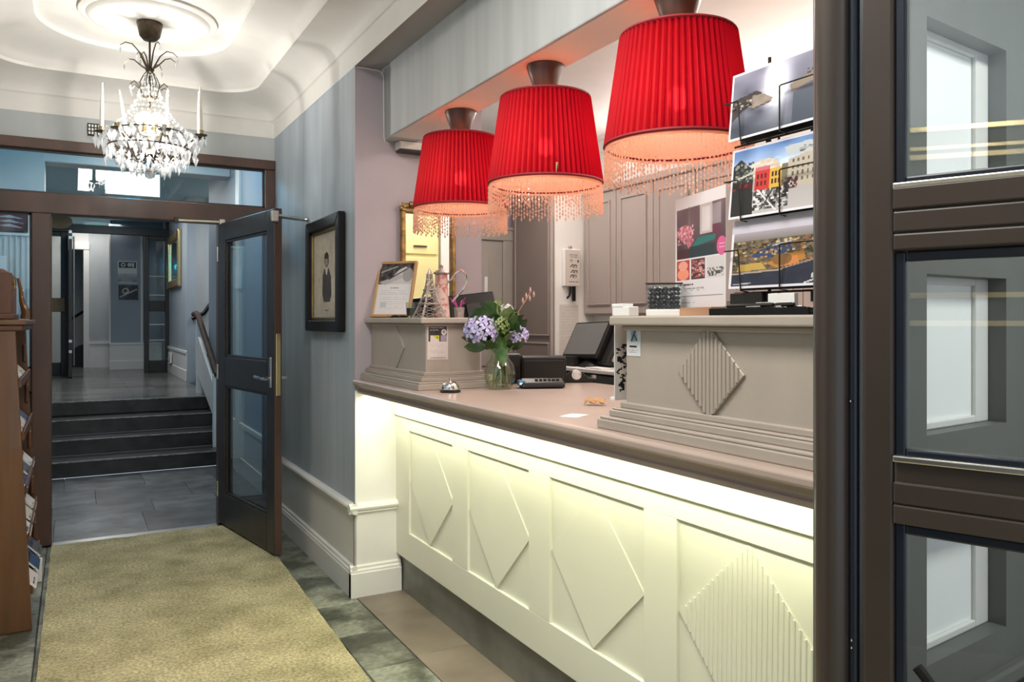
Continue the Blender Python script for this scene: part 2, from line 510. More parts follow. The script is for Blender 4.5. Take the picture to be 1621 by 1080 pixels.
def sheet(name, art, xf, w, h, parent=None, thick=0.001, org=None):
    """printed sheet: local x 0..w, z 0..h, front towards local -y"""
    W_, H_ = art.w, art.h
    col = art.linear()
    xs = np.linspace(0, w, W_ + 1); zs = np.linspace(h, 0, H_ + 1)
    V = [(x, 0, z) for z in zs for x in xs]
    Fc = []
    for j in range(H_):
        for i in range(W_):
            a = j * (W_ + 1) + i
            Fc.append((a + W_ + 1, a + W_ + 2, a + 1, a))
    nf = len(V); nq = len(Fc)
    V += [(0, 0, 0), (w, 0, 0), (w, 0, h), (0, 0, h), (0, thick, 0), (w, thick, 0), (w, thick, h), (0, thick, h)]
    Fc += [tuple(nf + k for k in q) for q in ((4, 7, 6, 5), (0, 4, 5, 1), (1, 5, 6, 2), (2, 6, 7, 3), (3, 7, 4, 0))]
    mb = MB(xf); mb.add(V, Fc)
    o = mb.build(name, INK, parent, org=org)
    at = o.data.color_attributes.new('Ink', 'FLOAT_COLOR', 'CORNER')
    nl = len(o.data.loops)
    cc = np.ones((nl, 4)); cc[:nq * 4, :3] = np.repeat(col.reshape(-1, 3), 4, axis=0); cc[nq * 4:, :3] = 0.75
    at.data.foreach_set('color', cc.ravel())
    return o

# ================================================================== SETTING
XW = 1.25; YC = 3.87; YD = 5.69; XL = -0.62; ZS = 2.69
ZT = 0.572; YF = 13.70

# ---- floor of the lobby with its stone tiles
fl = struct(MB().box(-0.9, 3.3, -2.0, 8.0, -0.12, -0.014).build('floor', GROUT, org=(0, 0, -0.12)), 'stone tiled lobby floor')


def tile_mb(x0, x1, y0, y1, z, th=0.03, g=0.0015):
    return MB().box(x0 + g, x1 - g, y0 + g, y1 - g, z - th, z)


xe = [-0.62, -0.42, -0.14, 0.16, 0.46, 0.76, 1.02, 1.25]
for i in range(len(xe) - 1):
    y = -1.9 + 0.17 * (i % 3)
    while y < YD - 0.07:
        ln = random.uniform(0.34, 0.52); y1 = min(y + ln, YD - 0.06)
        if y1 - y > 0.05:
            tile_mb(xe[i], xe[i + 1], y, y1, random.uniform(-0.0025, 0.0)).build('stone_tile', SLATE, fl, bevel=0.003, seg=1, org=((xe[i] + xe[i + 1]) / 2, y, 0))
        y = y1
y = -1.9
for ln in (0.62, 0.62, 0.62, 0.62, 0.62, 0.62, 0.62, 0.62, 0.8):
    y1 = min(y + ln, 3.865)
    if y1 - y > 0.05:
        tile_mb(1.25, 1.52, y, y1, -0.001).build('stone_tile', BSTONE, fl, bevel=0.002, seg=1, org=(1.4, y, 0))
    y = y1
for i in range(5):                                            # plain floor right of the entrance leaf
    for j in range(3):
        tile_mb(1.52 + i * 0.34, 1.86 + i * 0.34, -1.9 + j * 0.9, -1.0 + j * 0.9, -0.001).build('stone_tile', BSTONE, fl, org=(1.6 + i * 0.34, -1.5 + j * 0.9, 0))
# vestibule slate
y = YD; row = 0
while y < 7.99:
    y1 = min(y + (0.66, 0.42, 0.58)[row % 3], 8.0)
    x = -0.62 - 0.2 * (row % 2)
    while x < 1.34:
        x1 = min(x + random.uniform(0.30, 0.80), 1.345)
        if x1 > -0.6:
            tile_mb(max(x, -0.61), x1, y, y1, random.uniform(-0.001, 0), 0.03, 0.0008).build('stone_tile', VSTONE, fl, bevel=0.001, seg=1, org=(x, y, 0))
        x = x1
    y = y1; row += 1
struct(MB().box(-0.115, 0.86, 5.612, 5.69, -0.001, 0.009).build('trim_1', STEEL, bevel=0.003), 'pale metal threshold strip in the double doorway')

# ---- stairs in the setting behind the door
st = sempty('floor_stairs', (0.55, 8.0, 0), 'flight of four dark stone steps up to the landing')
SY = [8.0, 8.38, 8.76, 9.15]
for k, y0 in enumerate(SY):
    y1 = SY[k + 1] + 0.05 if k < 3 else y0 + 0.35
    z1 = ZT * (k + 1) / 4
    s = MB().box(-0.21, 1.30, y0, y1, z1 - 0.143 - (0.0 if k else 0.0), z1 - 0.004).build('step', STEP, st, bevel=0.006)
    MB().box(-0.21, 1.30, y0 - 0.006, y0 + 0.012, z1 - 0.012, z1).build('step_edge', NOSE, s, bevel=0.003)
ld = struct(MB().box(-0.9, 1.36, 9.16, 17.2, ZT - 0.3, ZT - 0.012).build('floor_landing', GROUT, org=(0, 9.15, ZT)), 'polished stone landing floor above the steps')
MB().box(1.36, 2.6, 9.4, 11.45, ZT - 0.3, ZT - 0.012).build('floor_slab', STEP, ld)
y = 9.165; row = 0
while y < 14.6:
    y1 = min(y + 0.30, 14.6); x = -0.62 - 0.3 * (row % 2)
    while x < 1.34:
        x1 = min(x + 0.75, 1.345)
        if x1 > -0.4: tile_mb(max(x, -0.42), x1, y, y1, ZT + random.uniform(-0.001, 0), 0.02, 0.002).build('stone_tile', LSTONE, ld, org=(x, y, ZT))
        x = x1
    y = y1; row += 1
MB().box(-0.85, 1.36, 14.6, 17.15, ZT - 0.02, ZT).build('floor_slab', LSTONE, ld)

# ---- walls
wr = struct(MB().box(XW, 1.97, YC + 0.012, YD + 0.1, -0.05, ZS).build('wall_right', BLUE, org=(XW, YC, 0)), 'streaky blue-grey painted wall')
wb = struct(MB().box(XW, 1.97, YC, YC + 0.012, -0.05, ZS + 0.02).build('wall_back', MAUVE, org=(XW, YC, 0)), 'mauve-grey wall end behind the reception counter')
we = struct(MB().box(XL - 0.02, XW, YD, YD + 0.12, 2.52, 3.20).build('wall_end', BEAMP, org=(0, YD, 2.5)), 'grey wall strip over the transom window')
wl = struct(MB().box(XL - 0.10, XL, -2.0, YD + 0.12, -0.05, 3.15).build('wall_left', BLUE, org=(XL, 0, 0)), 'blue-grey wall behind the bookcase')


def run_x(name, m, x, d, y0, y1, prof, parent=None):
    """moulding along Y on a wall face at X=x, prof = (out, z) pairs, out towards -X"""
    return MB().prism([(x - p[0], p[1]) for p in prof] + [(x + 0.01, prof[-1][1]), (x + 0.01, prof[0][1])], 'y', y0, y1).build(name, m, parent)


def run_y(name, m, y, x0, x1, prof, parent=None):
    return MB().prism([(y - p[0], p[1]) for p in prof] + [(y + 0.01, prof[-1][1]), (y + 0.01, prof[0][1])], 'x', x0, x1).build(name, m, parent)


BASEP = [(0.024, -0.005), (0.024, 0.118), (0.020, 0.124), (0.020, 0.132), (0.012, 0.140), (0.012, 0.150), (0.004, 0.157)]
RAILP = [(0.006, 0.418), (0.016, 0.424), (0.016, 0.432), (0.026, 0.440), (0.030, 0.450), (0.026, 0.460), (0.014, 0.466), (0.004, 0.470)]
b1 = struct(run_x('baseboard_right', GREYP, XW - 0.006, 1, YC - 0.024, YD - 0.03, BASEP), 'tall light grey skirting along the blue wall')
MB().box(XW - 0.006, XW + 0.006, YC - 0.006, YD - 0.03, 0.0, 0.44).build('panel', GREYP, b1)
run_x('dado_rail', GREYP, XW - 0.006, 1, YC - 0.030, YD - 0.03, RAILP, b1)
b2 = struct(run_y('baseboard_back', WHITEP, YC - 0.006, XW - 0.030, 1.49, BASEP), 'light skirting on the wall end beside the counter')
MB().box(XW - 0.006, 1.49, YC - 0.006, YC + 0.004, 0.0, 0.44).build('panel', WHITEP, b2)
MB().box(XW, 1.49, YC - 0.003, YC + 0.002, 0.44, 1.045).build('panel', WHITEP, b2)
run_y('dado_rail', WHITEP, YC - 0.006, XW - 0.036, 1.49, RAILP, b2)

# ---- ceiling of the lobby: band, steps and cove that turn the corner round
n_c = 10


def ring(d, z, rad, x0=XL, x1=XW, y0=-2.0, y1=YD):
    d += 0.004
    x0, x1, y0, y1 = x0 + d, x1 - d, y0 + d, y1 - d
    rad = min(rad, (x1 - x0) / 2 - 0.02)
    pts = []
    for cx_, cy_, a0 in ((x1 - rad, y1 - rad, 0), (x0 + rad, y1 - rad, 90), (x0 + rad, y0 + rad, 180), (x1 - rad, y0 + rad, 270)):
        for k in range(n_c + 1):
            a = math.radians(a0 + 90 * k / n_c)
            pts.append((cx_ + rad * math.cos(a), cy_ + rad * math.sin(a), z))
    return pts


prof = [(0.0, ZS - 0.003, 0.004), (0.0, ZS + 0.10, 0.004), (0.006, ZS + 0.112, 0.02)]
for k in range(0, 7):
    t = k / 6 * PI / 2
    prof.append((0.012 + 0.17 * (1 - math.cos(t)), ZS + 0.115 + 0.105 * math.sin(t), 0.03 + 0.22 * (1 - math.cos(t))))
prof += [(0.195, ZS + 0.221, 0.26), (0.200, ZS + 0.240, 0.26)]
for k in range(0, 7):
    t = k / 6 * PI / 2
    prof.append((0.205 + 0.22 * (1 - math.cos(t)), ZS + 0.245 + 0.080 * math.sin(t), 0.27 + 0.16 * (1 - math.cos(t))))
prof += [(0.440, ZS + 0.326, 0.44), (0.446, ZS + 0.350, 0.44), (0.465, ZS + 0.358, 0.45), (0.52, ZS + 0.360, 0.46)]
V = []; Fc = []
for d, z, r in prof: V += ring(d, z, r)
m = 4 * (n_c + 1)
for j in range(len(prof) - 1):
    for i in range(m):
        k = (i + 1) % m; Fc.append((j * m + i, j * m + k, (j + 1) * m + k, (j + 1) * m + i))
Fc.append(tuple(range((len(prof) - 1) * m, len(prof) * m)))
ce = struct(MB().add(V, Fc).build('ceiling', CEILP, smooth=True, org=(0, 0, ZS)), 'off-white coved plaster ceiling with rounded corners')
MB().lathe([(0.30, 0.014), (0.345, 0.012), (0.345, -0.012), (0.325, -0.020), (0.31, -0.020), (0.295, -0.036), (0.27, -0.040), (0.25, -0.030), (0.02, -0.030)],
           (CHX, CHY, CHZ), 40).build('ceiling_rose', CEILP, ce, smooth=True)

# soffit, beam over the counter, ceilings behind
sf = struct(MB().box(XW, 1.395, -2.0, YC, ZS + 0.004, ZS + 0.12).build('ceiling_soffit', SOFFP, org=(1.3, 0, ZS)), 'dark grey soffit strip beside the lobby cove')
bm = struct(MB().prism([(1.392, 0.95), (1.57, 0.95), (1.57, YC), (1.408, YC), (1.404, YC - 0.120), (1.392, YC - 0.122)], 'z', 2.326, ZS + 0.02)
            .build('ceiling_beam', BEAMP, bevel=0.008), 'grey painted beam above the counter')
MB().box(1.402, 1.568, 0.96, YC - 0.13, 2.3245, 2.328).build('panel', BEAMU, bm)
struct(MB().box(1.57, 3.45, 0.95, 5.6, ZS + 0.01, ZS + 0.1).build('ceiling_reception', BEAMU, org=(2.4, 3, ZS)), 'pale ceiling of the reception room')
struct(MB().box(1.25, 3.45, -2.0, 0.95, ZS + 0.02, ZS + 0.12).build('ceiling_entrance', CEILP, org=(2.4, 0, ZS)), 'ceiling by the entrance doors')
struct(MB().box(3.3, 3.4, -2.0, 5.6, -0.05, ZS + 0.05).build('wall_reception', WHITEP, org=(3.2, 0, 0)), 'off-white wall behind the reception cupboards')
struct(MB().box(2.97, 3.3, 4.69, 4.702, -0.05, ZS + 0.02).build('wall_pier', WHITEP, org=(3.0, 4.69, 0)), 'narrow white pier between tall cupboard and wall cupboards')
wf = struct(MB().box(1.90, 3.3, 5.36, 5.46, -0.05, ZS + 0.02).build('wall_far', MAUVE, org=(2.4, 5.36, 0)), 'far wall of the reception room')
c1 = struct(MB().prism([(3.3 - 0.05, 2.68), (3.3 - 0.05, 2.66), (3.3 - 0.015, 2.60), (3.3, 2.60), (3.3, 2.70), (3.3 - 0.07, 2.70)], 'y', 1.1, 4.69)
            .build('trim_2', WHITEP), 'cornice above the wall cupboards')
MB().box(1.5, 1.97, YD + 0.10, 5.47, -0.05, ZS).build('panel', MAUVE, wr)

# ---- double-door frame of the end wall (transom, side lights)
fr = sempty('trim_3', (0.3, YD, 0), 'dark brown timber door frame with transom window')
FY0, FY1 = YD - 0.025, YD + 0.075
def fbar(name, x0, x1, z0, z1, m=BROWN, y0=FY0, y1=FY1):
    return MB().box(x0, x1, y0, y1, z0, z1).build(name, m, fr, bevel=0.006)
fbar('head', XL, XW, 2.458, 2.525, y0=FY0 - 0.012)
fbar('transom_bar', XL, XW - 0.07, 2.062, 2.190, y0=FY0 - 0.008)
fbar('jamb', 1.178, XW, 0, 2.458)
fbar('jamb', XL, XL + 0.07, 0, 2.458)
fbar('mullion', -0.222, -0.115, 0, 2.062, y0=FY0 - 0.016)
fbar('mullion', 0.868, 0.955, 0, 2.062)
fbar('side_rail', XL + 0.07, -0.222, 0.0, 0.16); fbar('side_rail', 0.955, 1.178, 0.0, 0.16)
fbar('side_rail', XL + 0.07, -0.222, 0.96, 1.10); fbar('side_rail', 0.955, 1.178, 0.96, 1.10)
for (x0, x1, z0, z1) in ((XL + 0.07, 1.178, 2.19, 2.458), (XL + 0.07, -0.222, 1.10, 2.062), (XL + 0.07, -0.222, 0.16, 0.96),
                         (0.955, 1.178, 1.10, 2.062), (0.955, 1.178, 0.16, 0.96)):
    p = MB().box(x0, x1, YD + 0.020, YD + 0.026, z0, z1).build('pane', GLASS, fr)
    for (a0, a1, b0, b1) in ((x0, x0 + 0.012, z0, z1), (x1 - 0.012, x1, z0, z1), (x0, x1, z0, z0 + 0.012), (x0, x1, z1 - 0.012, z1)):
        MB().box(a0, a1, YD + 0.002, YD + 0.02, b0, b1).build('glazing_bead', DBROWN, p)

# ---- glazed leaf, panes and ironmongery: local x from the hinge, local y = thickness away from the viewer side
def glazed_leaf(name, xf, w, th, stile, rails, ztop, zbot, m, glass, label, edge_m=None, bead=None):
    r0 = xf @ Vector((0, 0, 0))
    d = sempty(name, tuple(r0), label)
    def lb(nm, x0, x1, z0, z1, mm=m, y0=0, y1=th, bev=0.005, parent=None):
        return MB(xf).box(x0, x1, y0, y1, z0, z1).build(nm, mm, parent or d, bevel=bev)
    lb('stile', 0, stile, zbot, ztop)
    s2 = lb('stile', w - stile, w, zbot, ztop)
    if edge_m: lb('edge_strip', w - 0.0005, w + 0.004, zbot, ztop, edge_m, 0.004, th - 0.004, 0, s2)
    for (z0, z1) in rails:
        lb('rail', stile, w - stile, z0, z1)
    rs = sorted(rails)
    for (a, b) in zip(rs[:-1], rs[1:]):
        z0, z1 = a[1], b[0]
        p = lb('pane', stile, w - stile, z0, z1, glass, th * 0.45, th * 0.55, 0)
        q = 0.016
        for (x0, x1, c0, c1) in ((stile, stile + q, z0, z1), (w - stile - q, w - stile, z0, z1), (stile + q, w - stile - q, z0, z0 + q), (stile + q, w - stile - q, z1 - q, z1)):
            lb('glazing_bead', x0, x1, c0, c1, bead or m, th * 0.15, th * 0.45, 0.003, p)
    return d

H0 = Vector((0.868, 5.655, 0)); H1 = Vector((1.030, 4.705, 0))
xfL = frame_xf(H0, H1 - H0)
LW = (H1 - H0).length
leaf = glazed_leaf('door_1', xfL, LW, 0.05, 0.115, [(0.022, 0.235), (0.963, 1.155), (1.935, 2.058)], 2.058, 0.022, DBROWN, GLASSD,
                   'open glazed door leaf in black-brown timber', BROWN)
# lock plate on the leaf edge, lever handle and hinges
MB(xfL).box(LW + 0.002, LW + 0.008, 0.010, 0.038, 0.955, 1.32).build('lock_plate', BRASSL, leaf, bevel=0.002)
hb = MB(xfL).box(LW - 0.060, LW - 0.030, -0.008, 0.0, 1.00, 1.18).build('handle_plate', STEEL, leaf, bevel=0.003)
MB(xfL).tube([(LW - 0.045, 0, 1.055), (LW - 0.045, -0.045, 1.055), (LW - 0.06, -0.052, 1.055), (LW - 0.17, -0.052, 1.062)], 0.009, 8).build('lever', CHROME, leaf, smooth=True)
MB(xfL).tube([(LW - 0.045, 0.05, 1.055), (LW - 0.045, 0.095, 1.055), (LW - 0.06, 0.10, 1.055), (LW - 0.15, 0.10, 1.055)], 0.009, 8).build('lever', CHROME, leaf, smooth=True)
for z in (0.25, 1.05, 1.85):
    MB(xfL).lathe([(0.010, -0.05), (0.010, 0.05)], (-0.008, -0.004, z), 10).build('hinge', STEEL, leaf, smooth=True)

# ---- far frame at the end of the landing
f2 = sempty('trim_4', (0.4, YF, ZT), 'dark timber door frame at the far end of the landing')
def f2b(name, x0, x1, z0, z1, m=DBROWN, y0=YF - 0.03, y1=YF + 0.07):
    return MB().box(x0, x1, y0, y1, z0, z1).build(name, m, f2, bevel=0.006)
f2b('head', -0.42, 1.345, 2.99, 3.06); f2b('transom_bar', -0.42, 1.345, 2.735, 2.86, y0=YF - 0.04, y1=YF + 0.065)
f2b('jamb', -0.42, -0.34, ZT, 2.99); f2b('jamb', 1.29, 1.345, ZT, 2.99)
f2b('mullion', 0.985, 1.055, ZT, 2.735); f2b('mullion', -0.16, -0.06, ZT, 2.735)
f2b('side_rail', 1.055, 1.29, 1.54, 1.71); f2b('side_rail', 1.055, 1.29, ZT, 0.76); f2b('side_rail', 1.055, 1.29, 2.67, 2.735)
f2b('side_rail', -0.34, -0.16, ZT, 0.76); f2b('side_rail', -0.34, -0.16, 2.67, 2.735)
for z in (2.10, 1.80, 1.33, 1.08):
    f2b('glazing_bar', 1.055, 1.29, z - 0.008, z + 0.008, WHITEP, YF + 0.03, YF + 0.045)
for (x0, x1, z0, z1) in ((1.055, 1.29, 1.71, 2.67), (1.055, 1.29, 0.76, 1.54), (-0.34, -0.16, 0.76, 2.67), (-0.34, 1.29, 2.86, 2.99)):
    f2b('pane', x0, x1, z0, z1, GLASS, YF + 0.015, YF + 0.021)
d2 = struct(MB().box(-0.055, -0.008, 12.86, 13.67, ZT + 0.01, 2.70).build('door_2', DBROWN, bevel=0.006), 'dark door leaf standing open end-on on the landing')
MB().tube([(0.012, 12.90, 0.75), (0.012, 12.90, 2.60)], 0.012, 8).build('pull_bar', STEEL, d2, smooth=True)
for z in (2.66, 2.58, 1.10, 0.95):
    MB().box(-0.05, -0.012, 12.850, 12.862, z - 0.02, z + 0.02).build('bolt_plate', STEEL, d2)

# ---- landing and vestibule walls, ceiling
lw1 = struct(MB().box(-0.75, -0.215, 8.02, 8.30, -0.05, 3.3).build('wall_partition', GREYP, org=(-0.4, 8.0, 0)), 'partition left of the steps with a white ribbed panel')
for k in range(9):
    MB().box(-0.60 + k * 0.042, -0.588 + k * 0.042, 8.006, 8.022, 0.9, 2.13).build('rib', GREYP, lw1)
MB().box(-0.61, -0.215, 7.998, 8.022, 2.13, 2.155).build('rail', WHITEP, lw1, bevel=0.003)
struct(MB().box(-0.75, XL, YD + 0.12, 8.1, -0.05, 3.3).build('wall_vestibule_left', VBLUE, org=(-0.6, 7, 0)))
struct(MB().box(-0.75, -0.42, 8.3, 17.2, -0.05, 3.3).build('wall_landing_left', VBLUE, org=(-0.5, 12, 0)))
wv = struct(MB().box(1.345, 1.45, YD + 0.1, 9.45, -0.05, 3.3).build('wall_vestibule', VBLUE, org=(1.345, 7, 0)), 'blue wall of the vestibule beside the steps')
for nm, x0, x1, z0, z1, mm in (('panel', 1.335, 1.346, 0, 0.44, GREYP), ('dado_rail', 1.322, 1.346, 0.425, 0.468, WHITEP), ('skirting', 1.325, 1.346, 0, 0.15, GREYP)):
    MB().box(x0, x1, YD + 0.1, 8.0, z0, z1).build(nm, mm, wv, bevel=0.004)
MB().box(1.315, 1.346, 7.45, 7.62, 0, 3.05).build('pilaster', GREYP, wv, bevel=0.005)
MB().add([(1.334, 8.0, 0.0), (1.334, 9.45, ZT), (1.334, 9.45, ZT + 0.45), (1.334, 8.0, 0.45)], [(0, 3, 2, 1)]).build('panel', GREYP, wv)
wq = struct(MB().box(1.345, 1.45, 11.4, 17.2, ZT - 0.2, 3.3).build('wall_landing', BLUE, org=(1.345, 12, ZT)), 'grey-blue landing wall holding the gilt mirror')
for nm, x0, z0, z1, mm in (('panel', 1.336, ZT, 0.97, WHITEP), ('dado_rail', 1.322, 0.945, 0.985, WHITEP), ('skirting', 1.325, ZT, 0.72, WHITEP)):
    MB().box(x0, 1.346, 11.4, YF - 0.03, z0, z1).build(nm, mm, wq, bevel=0.004)
wu = struct(MB().box(1.45, 2.7, 11.40, 11.5, ZT - 0.2, 3.9).build('wall_stairwell', BEAMP, org=(1.6, 11.4, ZT)), 'grey stairwell wall with stepped black skirting')
sk = [(1.45, ZT)]
for k in range(7):
    sk += [(1.47 + k * 0.27, ZT + 0.17 * k + 0.20), (1.47 + k * 0.27 + 0.10, ZT + 0.17 * k + 0.36)]
sk += [(3.0, ZT + 1.2), (3.0, ZT)]
MB().prism([(min(p[0], 2.68), p[1]) for p in sk], 'y', 11.38, 11.40).build('skirting', BLACK, wu)
MB().tube([(1.40, 11.36, 1.42), (1.56, 11.36, 1.50), (1.66, 11.36, 1.66), (2.5, 11.36, 2.1)], 0.03, 6).build('hand_rail', BLACK, wu)
us = sempty('floor_upper_stairs', (1.9, 10.4, ZT), 'dark steps climbing from the landing to the upper floor')
for k in range(5):
    MB().box(1.55 + k * 0.27, 2.68, 9.5, 11.36, ZT + 0.16 * k, ZT + 0.16 * (k + 1)).build('step', STEP, us, bevel=0.005)
struct(MB().box(2.65, 2.75, 9.3, 11.5, ZT - 0.2, 3.9).build('wall_stairwell_end', BEAMP, org=(2.7, 10.4, ZT)))
struct(MB().box(1.45, 2.7, 9.35, 9.45, ZT - 0.2, 3.9).build('wall_stairwell_near', BEAMP, org=(2.0, 9.4, ZT)))
VCEIL_GLOW = mat('vestibule_ceiling_teal_glow', (0.30, 0.52, 0.60), 0.6, var=0.05)  # teal glow of the exit sign put into the ceiling colour
cv = struct(MB().box(-0.75, 2.75, YD + 0.12, 17.2, 3.06, 3.2).build('ceiling_vestibule', VCEIL_GLOW, org=(0.4, 10, 3.06)), 'vestibule and landing ceiling with teal glow put into its colour')
MB().box(-0.7, 1.345, 8.05, 8.30, 2.80, 3.06).build('beam', GREYP, cv, bevel=0.01)
MB().box(-0.7, 1.345, 6.9, 7.0, 2.98, 3.06).build('beam', GREYP, cv, bevel=0.01)
# the hall behind the far frame
wh = struct(MB().box(0.545, 1.36, 14.66, 14.8, ZT - 0.1, 3.1).build('wall_hall', VBLUE, org=(0.9, 14.66, ZT)), 'blue hall wall carrying the two-part poster')
MB().box(0.535, 1.33, 14.64, 14.665, ZT, 1.00).build('panel', WHITEP, wh); MB().box(0.53, 1.33, 14.625, 14.665, 0.985, 1.02).build('dado_rail', WHITEP, wh, bevel=0.004)
MB().box(0.53, 1.33, 14.62, 14.665, ZT, 0.72).build('skirting', WHITEP, wh, bevel=0.004)
MB().box(0.525, 0.548, 14.65, 14.70, 1.02, 3.0).build('corner_bead', WHITEP, wh)
MB().box(1.005, 1.03, 14.63, 14.665, 1.02, 2.95).build('corner_bead', WHITEP, wh)
wg = struct(MB().box(0.24, 0.60, 15.5, 15.6, ZT - 0.1, 3.1).build('wall_hall_inner', BEAMP, org=(0.4, 15.5, ZT)), 'grey inner hall wall')
MB().box(0.23, 0.60, 15.48, 15.505, ZT, 1.0).build('panel', WHITEP, wg); MB().box(0.23, 0.60, 15.465, 15.505, 0.985, 1.02).build('dado_rail', WHITEP, wg)
struct(MB().box(-0.75, 1.4, 17.1, 17.2, ZT - 0.1, 3.1).build('wall_hall_end', GREYP, org=(0.2, 17.1, ZT)))
d3 = sempty('door_3', (0.05, 15.5, ZT), 'white door casing in the hall with stairs showing behind')
for (x0, x1, z0, z1) in ((0.16, 0.25, ZT, 2.72), (-0.16, -0.08, ZT, 2.72), (-0.16, 0.25, 2.62, 2.74)):
    MB().box(x0, x1, 15.47 - 0.01 * (z0 > 2), 15.58 - 0.01 * (z0 > 2), z0, z1).build('casing', WHITEP, d3, bevel=0.005)
MB().box(-0.42, -0.16, 15.5, 15.6, ZT, 3.1).build('panel', GREYP, d3); MB().box(-0.16, 0.24, 15.5, 15.6, 2.74, 3.1).build('panel', GREYP, d3)
MB().tube([(-0.15, 15.9, 1.33), (0.26, 15.9, 1.62)], 0.025, 6).build('hand_rail', BLACK, d3)
MB().prism([(-0.15, ZT), (0.30, ZT), (0.30, 1.02), (0.10, 0.95), (-0.15, 0.80)], 'y', 15.9, 15.95).build('skirting', BLACK, d3)

# ---- reception room door
d4 = sempty('door_4', (2.6, 5.34, 0), 'grey panelled door in the far corner of the reception room')
MB().box(2.10, 2.885, 5.315, 5.355, 0.01, 2.01).build('leaf', DOORP, d4, bevel=0.004)
for z0, z1 in ((0.2, 0.9), (1.05, 1.88)):
    MB().box(2.24, 2.765, 5.303, 5.317, z0, z1).build('panel', DOORP, d4, bevel=0.008)
for (x0, x1, z0, z1) in ((2.885, 2.975, 0, 2.10), (2.02, 2.10, 0, 2.10), (2.02, 2.975, 2.01, 2.10)):
    c = MB().box(x0, x1, 5.30 - 0.006 * (z0 > 1), 5.359 - 0.006 * (z0 > 1), z0, z1).build('casing', DOORP, d4, bevel=0.006)
MB().box(2.01, 2.98, 5.285, 5.36, 2.09, 2.115).build('casing', DOORP, d4, bevel=0.005)
MB().tube([(2.17, 5.315, 1.02), (2.17, 5.27, 1.02), (2.28, 5.268, 1.02)], 0.01, 8).build('handle', STEEL, d4, smooth=True)
MB().box(2.725, 2.75, 5.300, 5.306, 1.56, 1.73).build('notice', PAPER, d4)

# ---- wall with three tall panes that closes the counter's near end
PV = Vector((0.9942, 0.1078, 0)); PO = Vector((1.215, 0.905, 0))
xfP = frame_xf(PO, PV)
wp = sempty('wall_front', tuple(PO), 'grey-green wall with three recessed frosted panes behind the entrance door')
def pw(nm, x0, x1, z0, z1, m=GPART, y0=0.0, y1=0.10, bev=0.004, parent=None):
    return MB(xfP).box(x0, x1, y0, y1, z0, z1).build(nm, m, parent or wp, bevel=bev)
A0, A1 = 0.2175, 0.556
ZZ = [(0.735, 0.985), (1.178, 1.49), (1.57, 1.985)]
pw('segment', 0, A0, 0, ZS + 0.02, bev=0); pw('segment', A1, 1.98, 0, ZS + 0.02, bev=0)
for z0, z1 in ((0, ZZ[0][0]), (ZZ[0][1], ZZ[1][0]), (ZZ[1][1], ZZ[2][0]), (ZZ[2][1], ZS + 0.02)):
    pw('segment', A0, A1, z0, z1, bev=0)
for (z0, z1) in ZZ:
    p = pw('pane', A0, A1, z0, z1, FROST, 0.046, 0.054, 0)
    fm = 0.016
    for (x0, x1, c0, c1) in ((A0, A0 + fm, z0, z1), (A1 - 0.058, A1, z0, z1), (A0 + fm, A1 - 0.058, z0, z0 + fm), (A0 + fm, A1 - 0.058, z1 - fm, z1)):
        pw('glazing_bead', x0, x1, c0, c1, MATS['light_grey_paint'], 0.036, 0.046, 0.003, p)
for (x0, x1, z0, z1, t) in ((0.03, 1.9, 0.62, 0.655, 0.02), (0.03, 1.9, 0.0, 0.16, 0.018), (0.03, 1.9, 0.575, 0.60, 0.012)):
    pw('rail', x0, x1, z0, z1, GPART, -t, 0.01, 0.006)

# ---- entrance leaf close to the lens, its rounded post and rubber seal
xfE = frame_xf(Vector((1.100, 0.822, 0)), Vector((0.349, -0.937, 0)))
ent = glazed_leaf('door_5', xfE, 0.88, 0.042, 0.046, [(0.02, 0.20), (1.083, 1.184), (1.507, 1.607), (2.30, 2.42)], 2.42, 0.02, BROWNL, GLASSE,
                  'brown entrance door leaf with three panes standing ajar', None, RUBBER)
# opaque inner face trims: ledges that catch the light under each pane
for z in (1.184, 1.607):
    MB(xfE).box(0.046, 0.834, -0.006, 0.010, z - 0.004, z + 0.006).build('sill_strip', STEEL, ent, bevel=0.002)
for z0, z1 in ((1.507, 1.535), (1.535, 1.57), (1.57, 1.607), (1.083, 1.115), (1.115, 1.15)):
    MB(xfE).box(0.046, 0.834, -0.004 - 0.002 * (z0 > 1.56), 0.004, z0 + 0.001, z1 - 0.001).build('rail_lath', BROWNL, ent, bevel=0.003)
hp = [(0.115, 0.042, 0.60)] + [(0.115, 0.06 + 0.055 * math.sin(PI * t / 10), 0.60 + 0.022 * t) for t in range(11)] + [(0.115, 0.042, 0.82)]
MB(xfE).tube([(0.06 + 0.05 * math.sin(PI * t / 12), 0.085, 0.66 + 0.175 * t / 12) for t in range(13)], 0.009, 8).build('handle', BLACK, ent, smooth=True)
ps = struct(MB().lathe([(0.0285, 0.0), (0.0285, ZS + 0.02)], (1.098, 0.876, 0), 28).build('trim_5', BROWNL, smooth=True), 'rounded brown door post in front of the counter')
MB().lathe([(0.0085, 0.0), (0.0085, ZS)], (1.108, 0.843, 0), 12).build('seal', RUBBER, ps, smooth=True)
MB().box(1.112, 1.20, 0.852, 0.905, 0, ZS + 0.02).build('jamb', DBROWN, ps)
MB().box(1.094, 1.112, 0.838, 0.8405, 1.268, 1.271).build('screw', CHROME, ps)
for dz in (0.0, 0.012): MB().ball((1.101, 0.8425, 0.87 + dz), 0.0025, 6, 4).build('screw', CHROME, ps)

